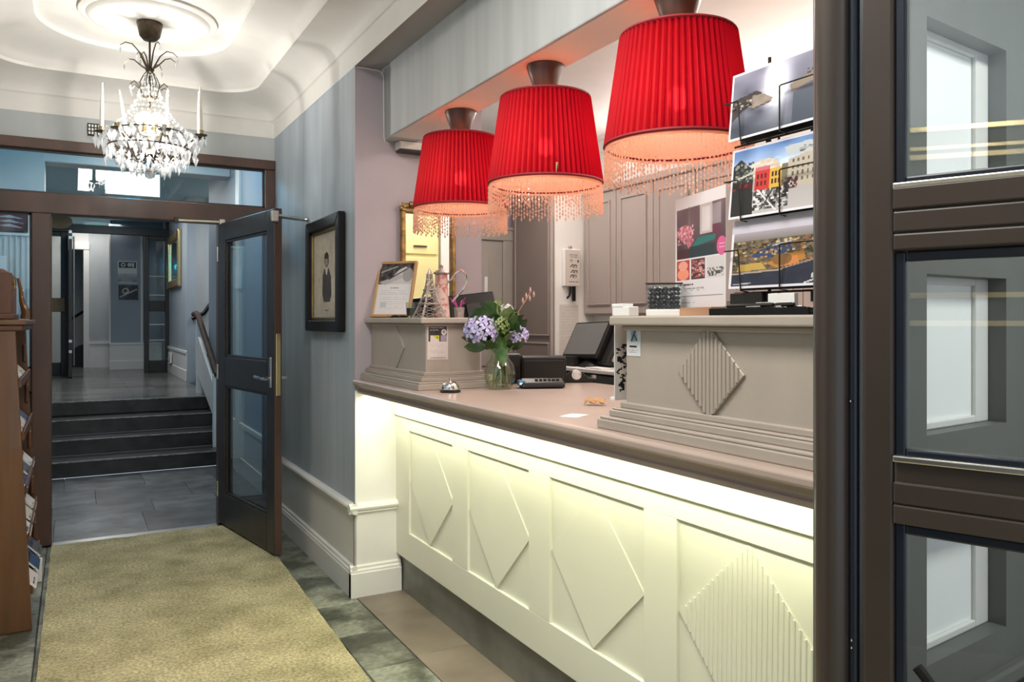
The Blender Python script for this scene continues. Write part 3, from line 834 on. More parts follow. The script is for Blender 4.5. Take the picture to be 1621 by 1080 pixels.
# glazed door on the left-hand wall, seen only as a reflection in the entrance leaf
d6 = sempty('door_6', (XL, 0.4, 0), 'brown glazed door with brass beads on the lobby wall')
for (y0, y1, z0, z1) in ((0.08, 0.20, 0, 2.06), (0.95, 1.07, 0, 2.06), (0.20, 0.95, 1.975, 2.06), (0.20, 0.95, 1.395, 1.48), (0.20, 0.95, 0, 0.25)):
    MB().box(XL, XL + 0.045, y0, y1, z0, z1).build('frame', BROWNL, d6, bevel=0.006)
for (y0, y1, z0, z1) in ((0.20, 0.212, 0.25, 1.975), (0.938, 0.95, 0.25, 1.975), (0.20, 0.95, 1.963, 1.975), (0.20, 0.95, 1.48, 1.492), (0.20, 0.95, 1.383, 1.395), (0.06, 1.09, 2.06, 2.072), (0.10, 1.05, 1.995, 2.002)):
    MB().box(XL + 0.02, XL + 0.060, y0 - 0.004, y1 + 0.004, z0 - 0.004, z1 + 0.004).build('bead', BRASSL, d6, bevel=0.002)
MB().box(XL + 0.005, XL + 0.015, 0.20, 0.95, 0.25, 1.975).build('panel', DBROWN, d6)

# painted white bead along the wall end where the soffit and the beam meet it
MB().tube([(1.256, YC - 0.002, ZS - 0.002), (1.372, YC - 0.002, ZS - 0.004), (1.392, YC - 0.002, ZS - 0.012), (1.402, YC - 0.002, ZS - 0.035), (1.404, YC - 0.002, 2.345), (1.410, YC - 0.002, 2.325), (1.44, YC - 0.002, 2.316)], 0.0035, 6).build('bead', WHITEP, wb, smooth=True)
# ================================================================== RECEPTION COUNTER
ct = thing('reception_counter', 'long cream panelled reception counter with a taupe moulded top and hidden strip light', 'counter', (1.6, 2.4, 0))
ZC = 1.10
YE = 1.03
edge = [(1.262, 1.030), (1.262, 1.043), (1.270, 1.046), (1.268, 1.056), (1.258, 1.066), (1.244, 1.071), (1.238, 1.074), (1.236, 1.080), (1.236, 1.092), (1.242, 1.0985), (1.252, ZC)]
wt = MB().prism(edge + [(2.18, ZC), (2.18, 1.06), (1.50, 1.03)], 'y', YE, YC - 0.002)
wt.v = [(x, 1.012 + 0.1085 * (x - 1.236) if abs(y - YE) < 1e-6 else y, z) for x, y, z in wt.v]     # the near end follows the slanted wall
wt.build('worktop', CTOP, ct, bevel=0.0015, seg=1)
MB().box(1.47, 1.52, YE + 0.03, YC - 0.002, 0.905, 1.045).build('upper_rail', CPAINT, ct)
MB().box(1.452, 1.475, YE + 0.03, YC - 0.002, 0.912, 1.035).build('fascia', CPAINT, ct, bevel=0.003)
MB().box(1.482, 1.50, YE + 0.03, YC - 0.002, 0.19, 0.92).build('back_panel', CPAINT, ct)
pan = [(3.175, 3.69), (2.505, 3.02), (1.835, 2.36), (1.17, 1.69)]
MB().box(1.47, 1.484, YE + 0.03, YC - 0.002, 0.19, 0.33).build('bottom_rail', CPAINT, ct, bevel=0.002)
MB().box(1.47, 1.484, YE + 0.03, YC - 0.002, 0.845, 0.905).build('top_rail', CPAINT, ct, bevel=0.002)
ys = [YC - 0.002] + [v for p in pan for v in (p[1], p[0])] + [YE + 0.03]
for i in range(0, len(ys), 2):
    MB().box(1.47, 1.484, ys[i + 1], ys[i], 0.33, 0.845).build('stile', CPAINT, ct, bevel=0.002)
for i, (y0, y1) in enumerate(pan):
    yc, zc, hy, hz = (y0 + y1) / 2, 0.5875, (y1 - y0) / 2 - 0.004, 0.2535
    dm = MB().prism([(yc - hy, zc), (yc, zc - hz), (yc + hy, zc), (yc, zc + hz)], 'x', 1.47, 1.4825)
    dm.v = [(x if x > 1.475 else 1.4725 + 0.0085 * (z - zc + hz) / (2 * hz), y, z) for x, y, z in dm.v]      # wedge: proud at its foot
    d = dm.build('diamond', CPAINT, ct)
    if i == 3:                                           # the reeds of the diamond nearest the door
        for k in range(30):
            yy = yc - hy + 0.012 + k * (2 * hy - 0.024) / 29
            hh = hz * (1 - abs(yy - yc) / hy) - 0.004
            if hh > 0.012:
                MB().tube([(1.4732 + 0.0085 * (-hh + hz) / (2 * hz), yy, zc - hh), (1.4732 + 0.0085 * (hh + hz) / (2 * hz), yy, zc + hh)], 0.0046, 6).build('reed', CPAINT, d)
MB().box(1.497, 1.53, YE + 0.05, YC - 0.002, 0.0, 0.19).build('toe_kick', TOE, ct)
MB().box(1.30, 1.345, YE + 0.03, YC - 0.03, 1.0265, 1.0305).build('strip_light', LED, ct)
MB().box(2.08, 2.12, 1.2, YC - 0.01, 0.0, 1.06).build('rear_panel', CABP, ct)


def raised_box(name, label, y0, y1, x1, endcap):
    """stepped box standing on the counter with a shelf on top; y1 is the far end"""
    t = thing(name, label, 'raised desk box', (1.45, (y0 + y1) / 2, ZC), 'raised boxes on the counter')
    e0, e1 = endcap
    steps = [(0.058, 0.0, 0.026), (0.052, 0.026, 0.034), (0.034, 0.034, 0.052), (0.028, 0.052, 0.058), (0.012, 0.058, 0.074)]
    mb = MB()
    for (o, z0, z1) in steps:
        mb.box(1.335 - o, x1 + (o if e0 or e1 else 0), y0 - (o if e0 else 0), y1 + (o if e1 else 0), ZC + z0, ZC + z1)
    mb.build('base_moulding', TAUPE, t, bevel=0.004)
    MB().box(1.335, x1, y0, y1, ZC + 0.07, 1.386).build('body', TAUPE, t, bevel=0.003)
    MB().box(1.335 - 0.036, x1 + 0.03, y0 - (0.036 if e0 else 0), y1 + (0.032 if e1 else 0), 1.386, 1.411).build('shelf', TAUPE, t, bevel=0.005, seg=3)
    MB().box(1.335 - 0.010, x1 + 0.01, y0 - (0.010 if e0 else 0), y1 + (0.010 if e1 else 0), 1.372, 1.386).build('shelf_moulding', TAUPE, t, bevel=0.004)
    return t

pl = raised_box('raised_desk_box', 'taupe stepped box at the wall end of the counter, carrying the gold-framed notice', 3.155, YC - 0.003, 1.60, (True, False))
pr = raised_box('raised_desk_box', 'taupe stepped box with a ribbed diamond at the postcard rack end of the counter', 1.075, 1.742, 1.64, (True, True))
for t, yc, reeds in ((pl, 3.512, 0), (pr, 1.412, 17)):
    zc, h = 1.274, 0.113
    d = MB().prism([(yc - h, zc), (yc, zc - h), (yc + h, zc), (yc, zc + h)], 'x', 1.3285, 1.336).build('diamond', TAUPE, t, bevel=0.0015, seg=1)
    for k in range(reeds):
        yy = yc - h + 0.007 + k * (2 * h - 0.014) / (reeds - 1)
        hh = h * (1 - abs(yy - yc) / h) - 0.004
        if hh > 0.006: MB().lathe([(0.0058, -hh), (0.0058, hh)], (1.3290, yy, zc), 8).build('reed', TAUPE, d)

# ================================================================== PENDANT LAMPS
def make_pendant(y, label):
    t = thing('pendant_lamp', label, 'lamp', (LAMP_X, y, 1.80), 'red pleated lamps under the beam')
    x = LAMP_X
    MB().lathe([(0.068, 2.324), (0.069, 2.318), (0.038, 2.226), (0.034, 2.221), (0.006, 2.219)], (x, y, 0), 28).build('ceiling_cup', CUPM, t, smooth=True)
    MB().tube([(x, y, 2.222), (x, y, 2.10)], 0.0045, 8).build('cord', BRONZE, t, smooth=True)
    n = 62
    def pleat(i, j): return (0.0075, 0.002, -0.0075, -0.001)[i % 4]
    def rr(u): return 0.158 + 0.046 * u
    prof = [(rr(u), 2.206 - 0.312 * u) for u in [k / 10 for k in range(11)]]
    sd = MB().lathe(prof, (x, y, 0), n * 4, cap=False, wob=pleat)
    sd = sd.build('shade', SHADE, t)
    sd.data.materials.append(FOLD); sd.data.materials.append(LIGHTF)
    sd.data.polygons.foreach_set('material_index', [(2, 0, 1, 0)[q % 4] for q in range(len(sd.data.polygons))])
    MB().lathe([(rr(u) - 0.009, 2.204 - 0.308 * u) for u in (0, 0.5, 1)], (x, y, 0), 48, cap=False).build('lining', LINING, t, smooth=True)
    for nm, z, r in (('top_braid', 2.204, 0.1605), ('bottom_braid', 1.896, 0.2065)):
        MB().tube([(x + r * math.cos(a), y + r * math.sin(a), z) for a in [2 * PI * k / 60 for k in range(61)]], 0.0055, 6, cap=False).build(nm, REDT, t, smooth=True)
    MB().lathe([(0.152, 2.199), (0.030, 2.190)], (x, y, 0), 40, cap=False).build('added_tint_cover', CORAL, t, smooth=True)  # unseen cover added to tint the lamp's upward light coral
    sp = MB()
    for k in range(4):
        a = PI / 4 + k * PI / 2
        sp.tube([(x + 0.018 * math.cos(a), y + 0.018 * math.sin(a), 2.135), (x + 0.156 * math.cos(a), y + 0.156 * math.sin(a), 2.20)], 0.002, 5)
    sp.build('spider', BRASS, t)
    MB().lathe([(0.012, 2.14), (0.020, 2.13), (0.020, 2.065), (0.014, 2.06)], (x, y, 0), 14).build('lamp_holder', BRONZE, t, smooth=True)
    b = MB().ball((x, y, 2.030), 0.028, 14, 10, 1.25).build('bulb', BULB, t, smooth=True)
    b.visible_shadow = True
    fm = MB()
    nf = 110
    for k in range(nf):
        a = 2 * PI * k / nf; r = 0.206
        px, py = x + r * math.cos(a), y + r * math.sin(a)
        ln = 0.070 + 0.010 * ((k * 7) % 3)
        q = 5
        for m_ in range(q):
            fm.octa((px, py, 1.886 - ln * (m_ + 0.4) / q), 0.0042, ln / q * 1.0)
        fm.octa((px, py, 1.886 - ln - 0.004), 0.0052, 0.017)
    f = fm.build('bead_fringe', BEADG, t); f['kind'] = 'stuff'
    MB().lathe([(0.2065, 1.893), (0.2065, 1.884), (0.2035, 1.884), (0.2035, 1.893)], (x, y, 0), 48, cap=False).build('fringe_band', LINING, t)
    return t

for y, lb in zip(LAMP_Y, ('red pleated pendant lamp closest to the wall with the mirror', 'red pleated pendant lamp in the middle of the row of three',
                          'red pleated pendant lamp hanging by the postcard rack')):
    t = make_pendant(y, lb)
    if y == LAMP_Y[1]:                                   # small gold tab on the middle shade
        xt = frame_xf((LAMP_X - 0.525 * 0.199 + 0.873 * 0.036, y - 0.851 * 0.199 - 0.488 * 0.036, 1.902), (0.78, -0.62, 0))
        MB(xt).box(0, 0.007, -0.004, 0.002, 0, 0.032).build('gold_tab', BRASSL, t)
# ================================================================== CHANDELIER
ch = thing('chandelier', 'crystal chandelier with ivory candles hanging from the ceiling rose over the runner', 'chandelier', (CHX, CHY, 2.17))
cx0, cy0 = CHX, CHY
MB().lathe([(0.064, 3.018), (0.066, 3.012), (0.052, 2.945), (0.034, 2.925), (0.008, 2.922)], (cx0, cy0, 0), 24).build('ceiling_cup', BRONZE, ch, smooth=True)
MB().tube([(cx0, cy0, 2.93), (cx0, cy0, 2.23)], 0.0055, 8).build('stem', BRONZE, ch, smooth=True)
for z, r in ((2.765, 0.024), (2.61, 0.022), (2.30, 0.035)):
    MB().lathe([(0.004, -r * 0.9), (r * 0.7, -r * 0.6), (r, 0), (r * 0.6, r * 0.5), (0.004, r * 0.9)], (cx0, cy0, z), 14).build('hub', BRONZE, ch, smooth=True)

def curl(a, pts):
    return [(cx0 + r * math.cos(a), cy0 + r * math.sin(a), z) for r, z in pts]

crystal0 = None
ncr = [0]
def crystal(p, r, h):
    global crystal0
    if ncr[0] >= 285: return
    ncr[0] += 1
    if crystal0 is None:
        crystal0 = MB().octa((p[0], p[1], p[2]), 1.0 * r, h).build('crystal_drop', CRYSTAL, ch, org=p)
        globals()['CR0'] = (r, h)
        return
    r0, h0 = CR0
    inst(crystal0, ch, p, (0, 0, random.uniform(0, 1.5)), (r / r0, r / r0, h / h0))

for k in range(8):                                           # crown of curling sprigs
    a = k * PI / 4 + 0.25
    big = k % 2 == 0
    pts = [(0.012, 2.765), (0.030, 2.80), (0.055, 2.85), (0.090, 2.885), (0.125, 2.885), (0.150, 2.865)] if big else \
          [(0.012, 2.765), (0.045, 2.785), (0.085, 2.82), (0.115, 2.825), (0.14, 2.805)]
    MB().tube(curl(a, pts), [0.0048, 0.0042, 0.0038, 0.0032, 0.0026, 0.002], 6).build('sprig', BRONZE, ch, smooth=True) if big else \
        MB().tube(curl(a, pts), [0.0042, 0.0036, 0.003, 0.0026, 0.002], 6).build('sprig', BRONZE, ch, smooth=True)
    crystal(curl(a, [(pts[-1][0], pts[-1][1] - 0.02)])[0], 0.006, 0.035)
for k in range(6):
    a = k * PI / 3 + 0.1
    MB().tube(curl(a, [(0.010, 2.76), (0.03, 2.735), (0.05, 2.69), (0.045, 2.665)]), 0.0028, 5).build('sprig', BRONZE, ch, smooth=True)
for k in range(6):                                           # second tier of sprigs
    a = k * PI / 3 + 0.4
    MB().tube(curl(a, [(0.012, 2.60), (0.035, 2.615), (0.06, 2.665), (0.085, 2.685), (0.105, 2.665)]), 0.003, 5).build('sprig', BRONZE, ch, smooth=True)
    crystal(curl(a, [(0.105, 2.645)])[0], 0.007, 0.04)
    crystal(curl(a, [(0.06, 2.63)])[0], 0.006, 0.03)
# eight arms with dishes and candles
arm_a = [math.radians(d) for d in (-29, 14, 61, 112, 151, 215, 286)]
for k, a in enumerate(arm_a):
    R_ = (0.278, 0.27, 0.22, 0.27, 0.262, 0.20, 0.20)[k]
    zt = (2.405, 2.43, 2.45, 2.435, 2.425, 2.40, 2.40)[k]
    MB().tube(curl(a, [(0.02, 2.285), (0.06, 2.262), (0.12, 2.285), (R_ * 0.72, 2.355), (R_ * 0.92, 2.395), (R_, zt)]), 0.0045, 6).build('arm', BRONZE, ch, smooth=True)
    tip = curl(a, [(R_, zt)])[0]
    MB().lathe([(0.004, -0.006), (0.030, 0.0), (0.034, 0.006), (0.026, 0.005), (0.004, 0.003)], tip, 14).build('drip_dish', BRONZE, ch, smooth=True)
    MB().lathe([(0.006, 0.004), (0.014, 0.010), (0.012, 0.020), (0.015, 0.030), (0.010, 0.031)], tip, 12).build('candle_cup', BRASS, ch, smooth=True)
    if k > 4: continue
    tilt = (math.cos(a) * random.uniform(-.006, .006), math.sin(a) * random.uniform(-.006, .006))
    if k == 3: tilt = (-0.035, 0.02)
    cn = MB().tube([(tip[0], tip[1], tip[2] + 0.028), (tip[0] + tilt[0] * .5, tip[1] + tilt[1] * .5, tip[2] + 0.15), (tip[0] + tilt[0], tip[1] + tilt[1], tip[2] + 0.268)],
              [0.0115, 0.0095, 0.004], 12).build('candle', CANDLE, ch, smooth=True)
    for q in range(7):
        b = 2 * PI * q / 7 + a
        crystal((tip[0] + 0.031 * math.cos(b), tip[1] + 0.031 * math.sin(b), tip[2] - 0.024), 0.0085, 0.045)
# tiers of drops under and around the bulbs
for (R_, z, n, r, h) in ((0.225, 2.395, 26, 0.012, 0.055), (0.245, 2.345, 26, 0.013, 0.06), (0.205, 2.320, 24, 0.013, 0.06), (0.215, 2.288, 24, 0.013, 0.06),
                         (0.160, 2.270, 22, 0.013, 0.058), (0.135, 2.235, 18, 0.012, 0.055), (0.085, 2.222, 12, 0.012, 0.052), (0.12, 2.36, 16, 0.012, 0.05), (0.165, 2.40, 18, 0.012, 0.05)):
    for k in range(n):
        a = 2 * PI * (k + 0.5 * random.random()) / n
        crystal(curl(a, [(R_ + random.uniform(-.02, .02), z + random.uniform(-.015, .015))])[0], r * random.uniform(.8, 1.25), h * random.uniform(.8, 1.2))
MB().ball((cx0, cy0, 2.192), 0.024, 12, 8).build('glass_ball', CRYSTAL, ch)
for nm, R_, z in (('lower_ring', 0.205, 2.335), ('upper_ring', 0.165, 2.425)):
    MB().tube([(cx0 + R_ * math.cos(a), cy0 + R_ * math.sin(a), z) for a in [2 * PI * k / 40 for k in range(41)]], 0.004, 6, cap=False).build(nm, BRONZE, ch, smooth=True)
bd = MB()
for k in range(22):                                          # swagged bead strings
    a = 2 * PI * k / 22
    for q in range(13):
        u = q / 12; r = 0.03 + 0.19 * u ** 1.3; z = 2.73 - 0.31 * u - 0.05 * math.sin(PI * u)
        bd.octa((cx0 + r * math.cos(a), cy0 + r * math.sin(a), z), 0.0048, 0.0115)
for k in range(18):
    a = 2 * PI * k / 18
    for q in range(11):
        u = q / 10; r = 0.205 * (1 - u) + 0.02 * u; z = 2.325 - 0.115 * u - 0.02 * math.sin(PI * u)
        bd.octa((cx0 + r * math.cos(a), cy0 + r * math.sin(a), z), 0.006, 0.013)
b = bd.build('bead_strings', CRYSTAL, ch); b['kind'] = 'stuff'
for k in range(5):
    a = 2 * PI * k / 5 + .3
    MB().ball((cx0 + 0.05 * math.cos(a), cy0 + 0.05 * math.sin(a), 2.495), 0.026, 12, 8, 1.2).build('bulb', BULBC, ch, smooth=True)
    MB().lathe([(0.011, 2.42), (0.011, 2.468)], (cx0 + 0.05 * math.cos(a), cy0 + 0.05 * math.sin(a), 0), 10).build('bulb_holder', BRASS, ch)
MB().tube([(cx0 + 0.05 * math.cos(a), cy0 + 0.05 * math.sin(a), 2.42) for a in [2 * PI * k / 24 for k in range(25)]], 0.005, 6, cap=False).build('bulb_ring', BRASS, ch, smooth=True)

# ================================================================== RUNNER
rg = MB()
nx, ny = 24, 120
xl = lambda y: -0.115 - 0.012 * (5.6 - y) / 3
xr = lambda y: 1.075 - 0.028 * (5.6 - y)
V = []; Fc = []
for j in range(ny + 1):
    y = 5.605 - 7.2 * j / ny
    for i in range(nx + 1):
        x = xl(y) + (xr(y) - xl(y)) * i / nx
        e = 0.0012 * math.sin(y * 23) if i in (0, nx) else 0
        V.append((x + e, y, 0.012 + 0.0012 * math.sin(x * 31 + y * 17) + random.uniform(-.0007, .0007)))
nb = len(V)
for j in range(ny):
    for i in range(nx):
        a = j * (nx + 1) + i; Fc.append((a, a + nx + 1, a + nx + 2, a + 1))
border = [j * (nx + 1) for j in range(ny + 1)] + [ny * (nx + 1) + i for i in range(1, nx + 1)] + [j * (nx + 1) + nx for j in range(ny - 1, -1, -1)] + [i for i in range(nx - 1, 0, -1)]
low = {}
for q in border:
    low[q] = len(V); V.append((V[q][0], V[q][1], 0.001))
for a, c in zip(border, border[1:] + border[:1]): Fc.append((a, low[a], low[c], c))
rgo = rg.add(V, Fc).build('carpet_runner', RUG, smooth=True)
tag(rgo, 'worn beige-green wool runner laid along the lobby floor to the open door', 'rug')

# ================================================================== BOOKCASE AND WHAT STANDS ON IT
bk = thing('bookcase', 'tall orange-brown wooden bookcase with sloping magazine shelves by the door', 'bookcase', (-0.4, 4.6, 0))
front = lambda z: -0.160 - 0.066 * z / 1.38
for nm, y0, y1 in (('side_panel', 4.154, 4.180), ('side_panel', 5.03, 5.055)):
    MB().prism([(-0.615, 0.0), (front(0), 0.0), (front(1.38), 1.375), (-0.615, 1.375)], 'y', y0, y1).build(nm, BOOKW, bk, bevel=0.003)
MB().box(-0.617, -0.178, 4.135, 5.075, 1.378, 1.402).build('top', BOOKW, bk, bevel=0.006)
MB().box(-0.615, -0.195, 4.146, 5.062, 1.350, 1.378).build('cornice', BOOKD, bk, bevel=0.008)
MB().box(-0.617, -0.605, 4.18, 5.03, 0.02, 1.36).build('back_panel', BOOKD, bk)
shelf_z = [0.16, 0.40, 0.62, 0.86, 1.10]
for z in shelf_z:
    f = front(z)
    MB().add([(-0.60, 4.18, z + 0.05), (f, 4.18, z), (f, 5.03, z), (-0.60, 5.03, z + 0.05), (-0.60, 4.18, z + 0.068), (f, 4.18, z + 0.018), (f, 5.03, z + 0.018), (-0.60, 5.03, z + 0.068)],
             [(0, 3, 2, 1), (4, 5, 6, 7), (0, 1, 5, 4), (1, 2, 6, 5), (2, 3, 7, 6), (3, 0, 4, 7)]).build('shelf', BOOKD, bk)
    MB().box(f - 0.002, f + 0.010, 4.18, 5.03, z - 0.005, z + 0.035).build('shelf_lip', BOOKD, bk, bevel=0.002)
for z in (0.25, 0.50, 0.75, 1.00, 1.22):
    MB().box(front(z) - 0.02, front(z), 5.01, 5.03, z - 0.05, z + 0.05).build('carved_bracket', BOOKD, bk, bevel=0.008)

mag_cols = [((.75, .1, .12), (.85, .82, .80), (.10, .14, .30)), ((.12, .25, .55), (.85, .85, .85), (.6, .08, .15)), ((.82, .80, .76), (.2, .3, .45), (.1, .1, .1)),
            ((.55, .52, .48), (.8, .78, .72), (.3, .2, .15)), ((.85, .85, .86), (.35, .35, .38), (.15, .2, .3))]
shelf_words = ('bottom', 'second', 'third', 'fourth', 'top')
mi = 0
for si, z in enumerate(shelf_z):
    for k, y in enumerate((4.28, 4.56, 4.83)):
        c = mag_cols[(si + 2 * k) % 5]
        a = Art(24, 30, c[1], seed=si * 9 + k).rect(0, 0, 1, .24, c[0]).rect(.1, .3, .9, .75, c[2]).noise(.25, 0, .3, 1, .75, 8).words(.1, .8, .82, .03, (.1, .1, .1)).words(.1, .6, .9, .03, (.1, .1, .1)).rect(.08, .07, .7, .17, (.92, .9, .88))
        f = front(z)
        up = Vector((-0.5, 0, 0.55))
        x0 = f - 0.006 + (0.03 if si == 0 else 0.018 if si < 3 else 0)
        xf = frame_xf((x0, y - 0.10, z + 0.024), (0, 1, 0), up)
        o = sheet('magazine', a, xf, 0.20, 0.27 if si else 0.22, thick=0.008)
        tag(o, '%s magazine %s on the %s shelf of the bookcase' % (('red', 'blue', 'pale', 'grey-brown', 'white')[(si + 2 * k) % 5], ('next to the near side panel', 'in the middle', 'next to the door frame')[k], shelf_words[si]), 'magazine', 'magazines on the bookcase')
bx = MB().box(-0.24, -0.145, 4.90, 5.02, 0.0, 0.10).build('carton', PAPER, bevel=0.003)
tag(bx, 'small grey-white carton on the floor at the foot of the bookcase', 'box')

hx = thing('leather_chest', 'small brown leather chest with brass catch on top of the bookcase', 'chest', (-0.42, 4.4, 1.402))
MB().box(-0.60, -0.232, 4.20, 4.60, 1.402, 1.43).build('base', BOOKD, hx, bevel=0.006)
MB().box(-0.59, -0.243, 4.21, 4.59, 1.43, 1.565).build('body', LEATHER, hx, bevel=0.006)
MB().prism([(-0.59, 1.568), (-0.243, 1.568), (-0.243, 1.612), (-0.275, 1.632), (-0.56, 1.632), (-0.59, 1.612)], 'y', 4.21, 4.59).build('lid', LEATHER, hx, bevel=0.004)
MB().box(-0.243, -0.238, 4.36, 4.42, 1.545, 1.590).build('catch', BRASS, hx, bevel=0.003)
MB().box(-0.592, -0.241, 4.208, 4.225, 1.43, 1.615).build('strap', BOOKD, hx, bevel=0.002)
cd = thing('carved_scroll', 'slender carved wooden scroll ornament leaning on the chest', 'ornament', (-0.205, 4.42, 1.402))
MB().tube([(-0.198, 4.42, 1.406), (-0.196, 4.42, 1.44), (-0.212, 4.42, 1.49), (-0.218, 4.42, 1.55), (-0.228, 4.42, 1.60)], [0.022, 0.018, 0.012, 0.008, 0.006], 8).build('scroll', BOOKW, cd, smooth=True)
MB().tube([(-0.226, 4.42, 1.538), (-0.205, 4.42, 1.540)], 0.005, 6).build('pin', BRASSL, cd, smooth=True)

# ================================================================== WALL THINGS IN THE LOBBY
pf = thing('framed_portrait', 'black-framed faded portrait print on the blue-grey wall', 'picture', (XW, 4.355, 1.337))
y0, y1, z0, z1, fw = 4.02, 4.69, 1.337, 1.972, 0.062
MB().prism([(y1, z0), (y0, z0), (y0 + fw, z0 + fw), (y1 - fw, z0 + fw)], 'x', XW - 0.042, XW - 0.002).build('frame_rail', BLACK, pf, bevel=0.006)
MB().prism([(y1, z1), (y0, z1), (y0 + fw, z1 - fw), (y1 - fw, z1 - fw)], 'x', XW - 0.042, XW - 0.002).build('frame_rail', BLACK, pf, bevel=0.006)
MB().prism([(y1, z0), (y1, z1), (y1 - fw, z1 - fw), (y1 - fw, z0 + fw)], 'x', XW - 0.042, XW - 0.002).build('frame_stile', BLACK, pf, bevel=0.006)
MB().prism([(y0, z0), (y0, z1), (y0 + fw, z1 - fw), (y0 + fw, z0 + fw)], 'x', XW - 0.042, XW - 0.002).build('frame_stile', BLACK, pf, bevel=0.006)
for (a0, a1, b0, b1) in ((y0 + fw, y0 + fw + .014, z0 + fw, z1 - fw), (y1 - fw - .014, y1 - fw, z0 + fw, z1 - fw), (y0 + fw, y1 - fw, z0 + fw, z0 + fw + .014), (y0 + fw, y1 - fw, z1 - fw - .014, z1 - fw)):
    MB().box(XW - 0.022, XW - 0.012, a0, a1, b0, b1).build('slip', BRASS, pf)
a = Art(110, 104, (.74, .70, .63), 3).noise(.10, cells=9)
a.rect(0, .0, 1, .04, (.60, .56, .50)).rect(0, .96, 1, 1, (.62, .58, .52))
a.poly([(.36, .50), (.42, .43), (.58, .43), (.66, .52), (.68, .72), (.62, .80), (.40, .80), (.34, .70)], (.30, .28, .27)).poly([(.45, .42), (.55, .42), (.52, .50), (.48, .50)], (.80, .78, .74))
a.ell(.50, .335, .085, .085, (.16, .14, .13)).ell(.49, .355, .055, .07, (.62, .55, .48)).rect(.455, .345, .475, .355, (.2, .17, .15)).rect(.51, .345, .53, .355, (.2, .17, .15)).rect(.47, .395, .515, .402, (.35, .25, .22)).ell(.50, .29, .075, .035, (.14, .12, .11))
a.rect(.44, .885, .56, .895, (.25, .22, .2)).noise(.08, cells=40)
xf = frame_xf((XW - 0.008, y1 - fw, z0 + fw), (0, -1, 0))
sheet('print', a, xf, (y1 - y0) - 2 * fw, (z1 - z0) - 2 * fw, pf, 0.004)

mr = thing('wall_mirror', 'tall gilt-framed mirror with carved crest on the mauve wall end', 'mirror', (1.645, YC, 1.30))
mx0, mx1, mz0, mz1 = 1.488, 1.800, 1.30, 1.985
MB().box(mx0 + .022, mx1 - .022, YC - 0.014, YC - 0.008, mz0 + .02, mz1 - .02).build('glass', MIRROR, mr)
for nm, q in (('frame_stile', (mx0, mx0 + .026, mz0, mz1)), ('frame_stile', (mx1 - .026, mx1, mz0, mz1)), ('frame_rail', (mx0, mx1, mz0, mz0 + .026)), ('frame_rail', (mx0, mx1, mz1 - .026, mz1))):
    MB().box(q[0], q[1], YC - 0.035, YC - 0.002, q[2], q[3]).build(nm, GILT, mr, bevel=0.009, seg=3)
cr = MB()
for sx in (mx0 + .012, mx1 - .012):
    for k in range(5): cr.ball((sx + random.uniform(-.012, .012), YC - 0.028, mz1 - 0.01 + k * 0.008), 0.014 - k * .0015, 8, 6)
for k in range(11): cr.ball((mx0 + .03 + k * .0255, YC - 0.03, mz1 + 0.012 + 0.024 * math.sin(PI * k / 10)), 0.013 + 0.004 * (k % 2), 8, 6)
cr.build('crest', GILT, mr, smooth=True)

el = thing('emergency_light', 'small white emergency light fixed under the beam end', 'light', (1.56, YC - 0.05, 2.28))
MB().box(1.462, 1.60, YC - 0.075, YC - 0.002, 2.282, 2.323).build('housing', WHITEP, el, bevel=0.006)
MB().box(1.468, 1.66, YC - 0.072, YC - 0.004, 2.270, 2.282).build('diffuser', DGREY, el, bevel=0.003)
MB().box(1.60, 1.655, YC - 0.06, YC - 0.002, 2.284, 2.312).build('end_block', DGREY, el, bevel=0.003)

vt = thing('wall_grille', 'tiny black and white square grille on the wall above the door frame', 'vent', (0.105, YD, 2.57))
MB().box(0.082, 0.158, YD - 0.018, YD - 0.001, 2.575, 2.655).build('box', BLACK, vt, bevel=0.003)
for i in range(4):
    for j in range(3): MB().box(0.087 + i * .0175, 0.098 + i * .0175, YD - 0.021, YD - 0.017, 2.585 + j * .023, 2.600 + j * .023).build('slot', WHITEP, vt)

ds = thing('door_holder', 'steel arm holding the open door leaf off the blue-grey wall', 'door stop', (1.14, 4.74, 2.0))
MB().box(1.008, 1.052, 4.670, 4.700, 1.975, 2.040).build('bracket', STEEL, ds, bevel=0.006)
MB().tube([(1.04, 4.69, 2.012), (1.246, 4.79, 2.012)], 0.013, 10).build('arm', STEEL, ds, smooth=True)
MB().lathe([(0.024, -0.004), (0.024, 0.004)], (1.2395, 4.787, 2.012), 12).build('wall_plate', STEEL, ds)
dc = thing('door_closer', 'slim steel closer rail under the transom bar of the doorway', 'door closer', (0.75, YD - 0.05, 2.04))
MB().tube([(0.60, YD - 0.05, 2.064), (0.895, YD - 0.058, 2.066)], 0.009, 8).build('rail', STEEL, dc, smooth=True)
MB().box(0.588, 0.612, YD - 0.062, YD - 0.03, 2.045, 2.085).build('end_block', DBROWN, dc, bevel=0.003)
MB().box(0.868, 0.905, YD - 0.075, YD - 0.033, 2.050, 2.085).build('pivot', STEEL, dc, bevel=0.004)

